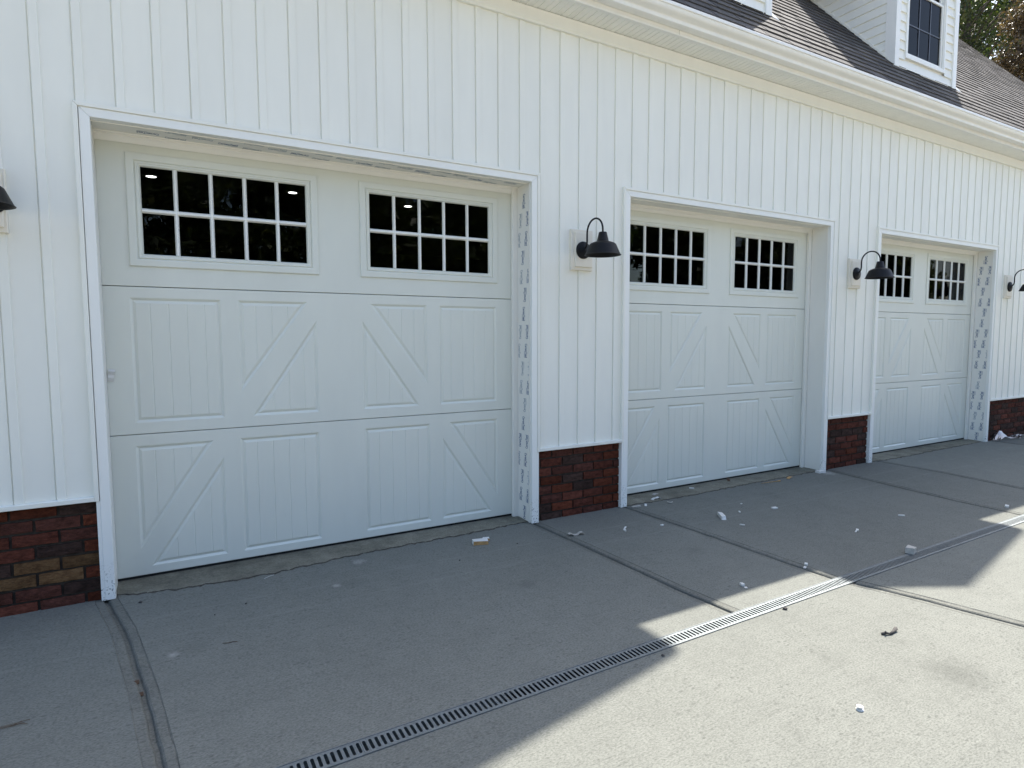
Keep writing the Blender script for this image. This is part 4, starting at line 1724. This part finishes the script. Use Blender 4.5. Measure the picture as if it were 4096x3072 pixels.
offcut('trim_offcut', (4.312, -0.582, 0.001), 0.9, (0.042, 0.018, 0.009), M['pvc'], 'small white chip just beyond the large boxy offcut', 'offcut', GRP)
offcut('trim_offcut', (4.645, -0.655, 0.001), -0.2, (0.062, 0.040, 0.014), M['pvc'], 'white square offcut lying alone right of the large boxy one', 'offcut', GRP)
offcut('trim_offcut', (4.055, -0.822, 0.001), -0.9, (0.050, 0.016, 0.008), M['pvc'], 'narrow white chip nearer the camera than the large boxy offcut', 'offcut', GRP)
offcut('trim_offcut', (5.330, -1.285, 0.001), -0.7, (0.062, 0.020, 0.010), M['pvc'], 'narrow white chip in the shade well left of the sunlit far corner', 'offcut', GRP)
offcut('trim_offcut', (4.672, -1.325, 0.001), 0.6, (0.045, 0.022, 0.012), M['pvc'], 'white chip with a curl in the shade above the small block on the drain', 'offcut', GRP)
bent_strip('trim_scrap', (4.640, -1.338, 0.001), 0.2, [(-0.02, 0.001), (0.0, 0.008), (0.018, 0.002)], 0.010, M['pvc'], 'thin white curl touching the chip above the small block on the drain', 'scrap')
offcut('trim_offcut', (6.345, -1.580, 0.001), 0.3, (0.080, 0.034, 0.016), M['pvc'], 'white offcut on the edge of the far sunlit patch', 'offcut', GRP)
offcut('trim_offcut', (3.745, -1.555, 0.001), 0.55, (0.040, 0.024, 0.013), M['pvc'], 'white offcut beside the joint where the sun patch begins', 'offcut', GRP)
offcut('trim_offcut', (3.710, -1.572, -0.006), 0.4, (0.036, 0.020, 0.008), M['pvc'], 'white chip dropped into the joint where the sun patch begins', 'offcut', GRP)
offcut('trim_offcut', (3.147, -1.572, 0.001), 1.25, (0.036, 0.024, 0.018), M['pvc'], 'white block-shaped offcut at the shadow edge near the drain', 'offcut', GRP)
offcut('trim_offcut', (3.140, -1.602, 0.001), 1.15, (0.024, 0.022, 0.003), M['pvc'], 'thin white flap in front of the block-shaped offcut by the shadow edge', 'offcut', GRP)
offcut('stone_block', (4.515, -1.768, 0.004), 0.25, (0.062, 0.048, 0.040), M['pvc_grey'], 'small grey block standing on the edge of the slotted drain', 'block', None, 0, 0.004)
offcut('trim_offcut', (6.205, -0.030, 0.001), -0.1, (0.125, 0.075, 0.030), M['pvc'], 'white box end of trim at the foot of the middle door right casing', 'offcut', GRP, 0, 0.006)
bent_strip('masonry_flake', (5.690, -0.040, 0.001), 0.2, [(-0.04, 0.004), (0.0, 0.014), (0.04, 0.012)], 0.030, M['wood'], 'light brown flake before the right part of the middle door', 'flake')
bent_strip('dry_leaf', (5.080, 0.190, 0.008), 0.8, [(-0.045, 0.002), (-0.01, 0.012), (0.02, 0.004), (0.05, 0.010)], 0.024, M['dryleaf'], 'rusty brown leaf on the slab under the middle of the middle door', 'leaf')
mb = MB()
mb.tube([(-0.14, 0.01, 0.004), (-0.05, 0.0, 0.006), (0.05, -0.01, 0.005), (0.10, -0.02, 0.008)], [0.002, 0.003, 0.003, 0.007], 6)
o = mb.build('straw_stalk', M['wood'], None, (5.40, -0.055, 0.001))
tag(o, 'long straw coloured leaf stem before the middle door', 'leaf stem')

# white snap cap and dark twig on the sunny side
mb = MB()
mb.lathe([(0.0001, 0.003), (0.007, 0.003), (0.008, 0.009), (0.0125, 0.011), (0.0125, 0.0135), (0.009, 0.015), (0.0001, 0.015)], 0, 0, 20)
mb.lathe([(0.014, 0.0), (0.014, 0.003), (0.004, 0.003)], 0, 0, 20)
tag(mb.build('bottle_cap', M['pvc'], None, (2.594, -2.566, 0.0)), 'small white cap alone on the sunlit concrete', 'cap')
mb = MB()
mb.tube([(-0.050, 0.016, 0.004), (-0.032, 0.006, 0.010), (-0.018, -0.004, 0.006)], [0.006, 0.007, 0.005], 6)
mb.tube([(-0.018, -0.006, 0.006), (0.012, -0.002, 0.007), (0.046, 0.004, 0.012)], [0.005, 0.007, 0.010], 6)
mb.tube([(-0.036, 0.006, 0.008), (-0.044, 0.002, 0.022)], [0.005, 0.003], 6)
tag(mb.build('twig', M['stone'], None, (3.302, -2.298, 0.0)), 'dark broken bit of bark on the sunlit concrete', 'bark piece')
mb = MB()
for s, e in (((-0.17, 0.0, 0.002), (0.10, 0.012, 0.003)), ((-0.16, -0.012, 0.003), (0.06, -0.002, 0.006)), ((0.04, 0.004, 0.004), (0.12, 0.028, 0.004)), ((0.05, 0.003, 0.004), (0.115, -0.010, 0.003)), ((-0.12, -0.006, 0.005), (0.09, 0.020, 0.006))):
    a, b2 = Vector(s), Vector(e)
    mb.tube([a * 0.7, (a + b2) * 0.35 + Vector((0, 0.003, 0.003)), b2 * 0.7], 0.0009, 5)
tag(mb.build('pine_needles', M['twig'], None, (-0.205, -1.105, 0.0)), 'small bunch of brown pine needles on the shaded slab', 'pine needles')
bent_strip('dry_leaf', (0.2075, -0.975, -0.013), 1.6, [(-0.016, 0.002), (-0.004, 0.010), (0.010, 0.006), (0.018, 0.001)], 0.018, M['dryleaf'], 'curled brown leaf in the joint before the nearest door, upper of two', 'leaf')
bent_strip('dry_leaf', (0.2285, -1.080, -0.013), 1.7, [(-0.013, 0.001), (0.0, 0.009), (0.013, 0.002)], 0.013, M['dryleaf'], 'curled brown leaf in the joint before the nearest door, lower of two', 'leaf')
mb = MB()
mb.tube([(-0.03, -0.02, 0.0015), (0.0, 0.0, 0.003), (0.03, 0.012, 0.0015)], 0.0012, 5)
tag(mb.build('trim_sliver', M['pvc'], None, (0.834, -0.096, 0.0)), 'thin white sliver lying before the left part of the nearest door', 'sliver')
mb = MB()
mb.tube([(-0.03, 0.012, 0.0015), (-0.01, 0.0, 0.003), (0.012, 0.002, 0.002), (0.03, -0.006, 0.0015)], 0.0016, 5)
tag(mb.build('twig', M['twig'], None, (0.569, -0.834, 0.0)), 'thin grey twig on the shaded slab in front of the nearest door', 'twig')


def pebble(x, y, r, lab, z=0.0):
    mb = MB()
    bmm = bmesh.new()
    bmesh.ops.create_icosphere(bmm, subdivisions=1, radius=r)
    for v in bmm.verts:
        v.co *= random.uniform(0.75, 1.2)
        v.co.z = v.co.z * 0.6 + r * 0.45
    mb.add([tuple(v.co) for v in bmm.verts], [[v.index for v in f.verts] for f in bmm.faces])
    bmm.free()
    tag(mb.build('pebble', M['stone'], None, (x, y, z)), lab, 'pebble', 'dark pebbles on the driveway')


pebble(0.188, -0.130, 0.011, 'dark pebble just right of the joint at the nearest door corner')
pebble(0.677, -0.425, 0.007, 'dark pebble out from the left half of the nearest door')
pebble(0.525, -0.487, 0.006, 'dark crumb of stone a hand left of the twig line, near first joint')
pebble(3.093, -1.885, 0.013, 'grey pebble at the sunny front edge of the drain')
pebble(2.222, -1.912, 0.008, 'dark pebble in the shadow tip in front of the drain')
pebble(2.39, -0.335, 0.006, 'dark crumb on the shaded slab beyond the white wood block')
pebble(1.92, -0.42, 0.006, 'dark crumb on the shaded slab nearer than the white wood block')

# clear plastic film by the last door
def film(loc, size, lab, name='plastic_film', lift=0.09, seed=3):
    rr = random.Random(seed)
    n, mth = 16, 7
    mb = MB()
    v, f = [], []
    for i in range(n):
        for j in range(mth):
            s = i / (n - 1)
            tt = j / (mth - 1) - 0.5
            h = lift * math.exp(-((s - 0.22) / 0.12) ** 2) * (1 - abs(tt) * 1.4) + 0.012 + rr.uniform(0, 0.016)
            wd = size[1] * (0.35 + 0.65 * abs(math.sin(s * 7 + 0.4)))
            v.append((size[0] * (s - 0.2) + rr.uniform(-0.012, 0.012), tt * wd + 0.03 * math.sin(s * 9), max(0.003, h)))
    for i in range(n - 1):
        for j in range(mth - 1):
            a = i * mth + j
            f.append((a, a + 1, a + 1 + mth, a + mth))
    mb.add(v, f, False)
    o = mb.build(name, M['film'], None, loc)
    return tag(o, lab, 'plastic film')


film((10.14, -0.05, 0.0), (0.9, 0.15), 'crumpled clear plastic film on the ground beyond the last door', lift=0.11)
bent = bent_strip('torn_film', (0.0, 0.0, 0.0), 0.0, [(-0.050, 0.002), (-0.030, 0.006), (-0.012, 0.003), (0.006, 0.009), (0.018, 0.003)], 0.030, M['pvc'], 'torn white scrap of printed wrap stuck by the left edge of the nearest door', 'plastic scrap', None, 0.0008)
bent.rotation_euler = (math.radians(90), math.radians(-82), 0)
bent.location = (0.088, 0.2285, 1.215)
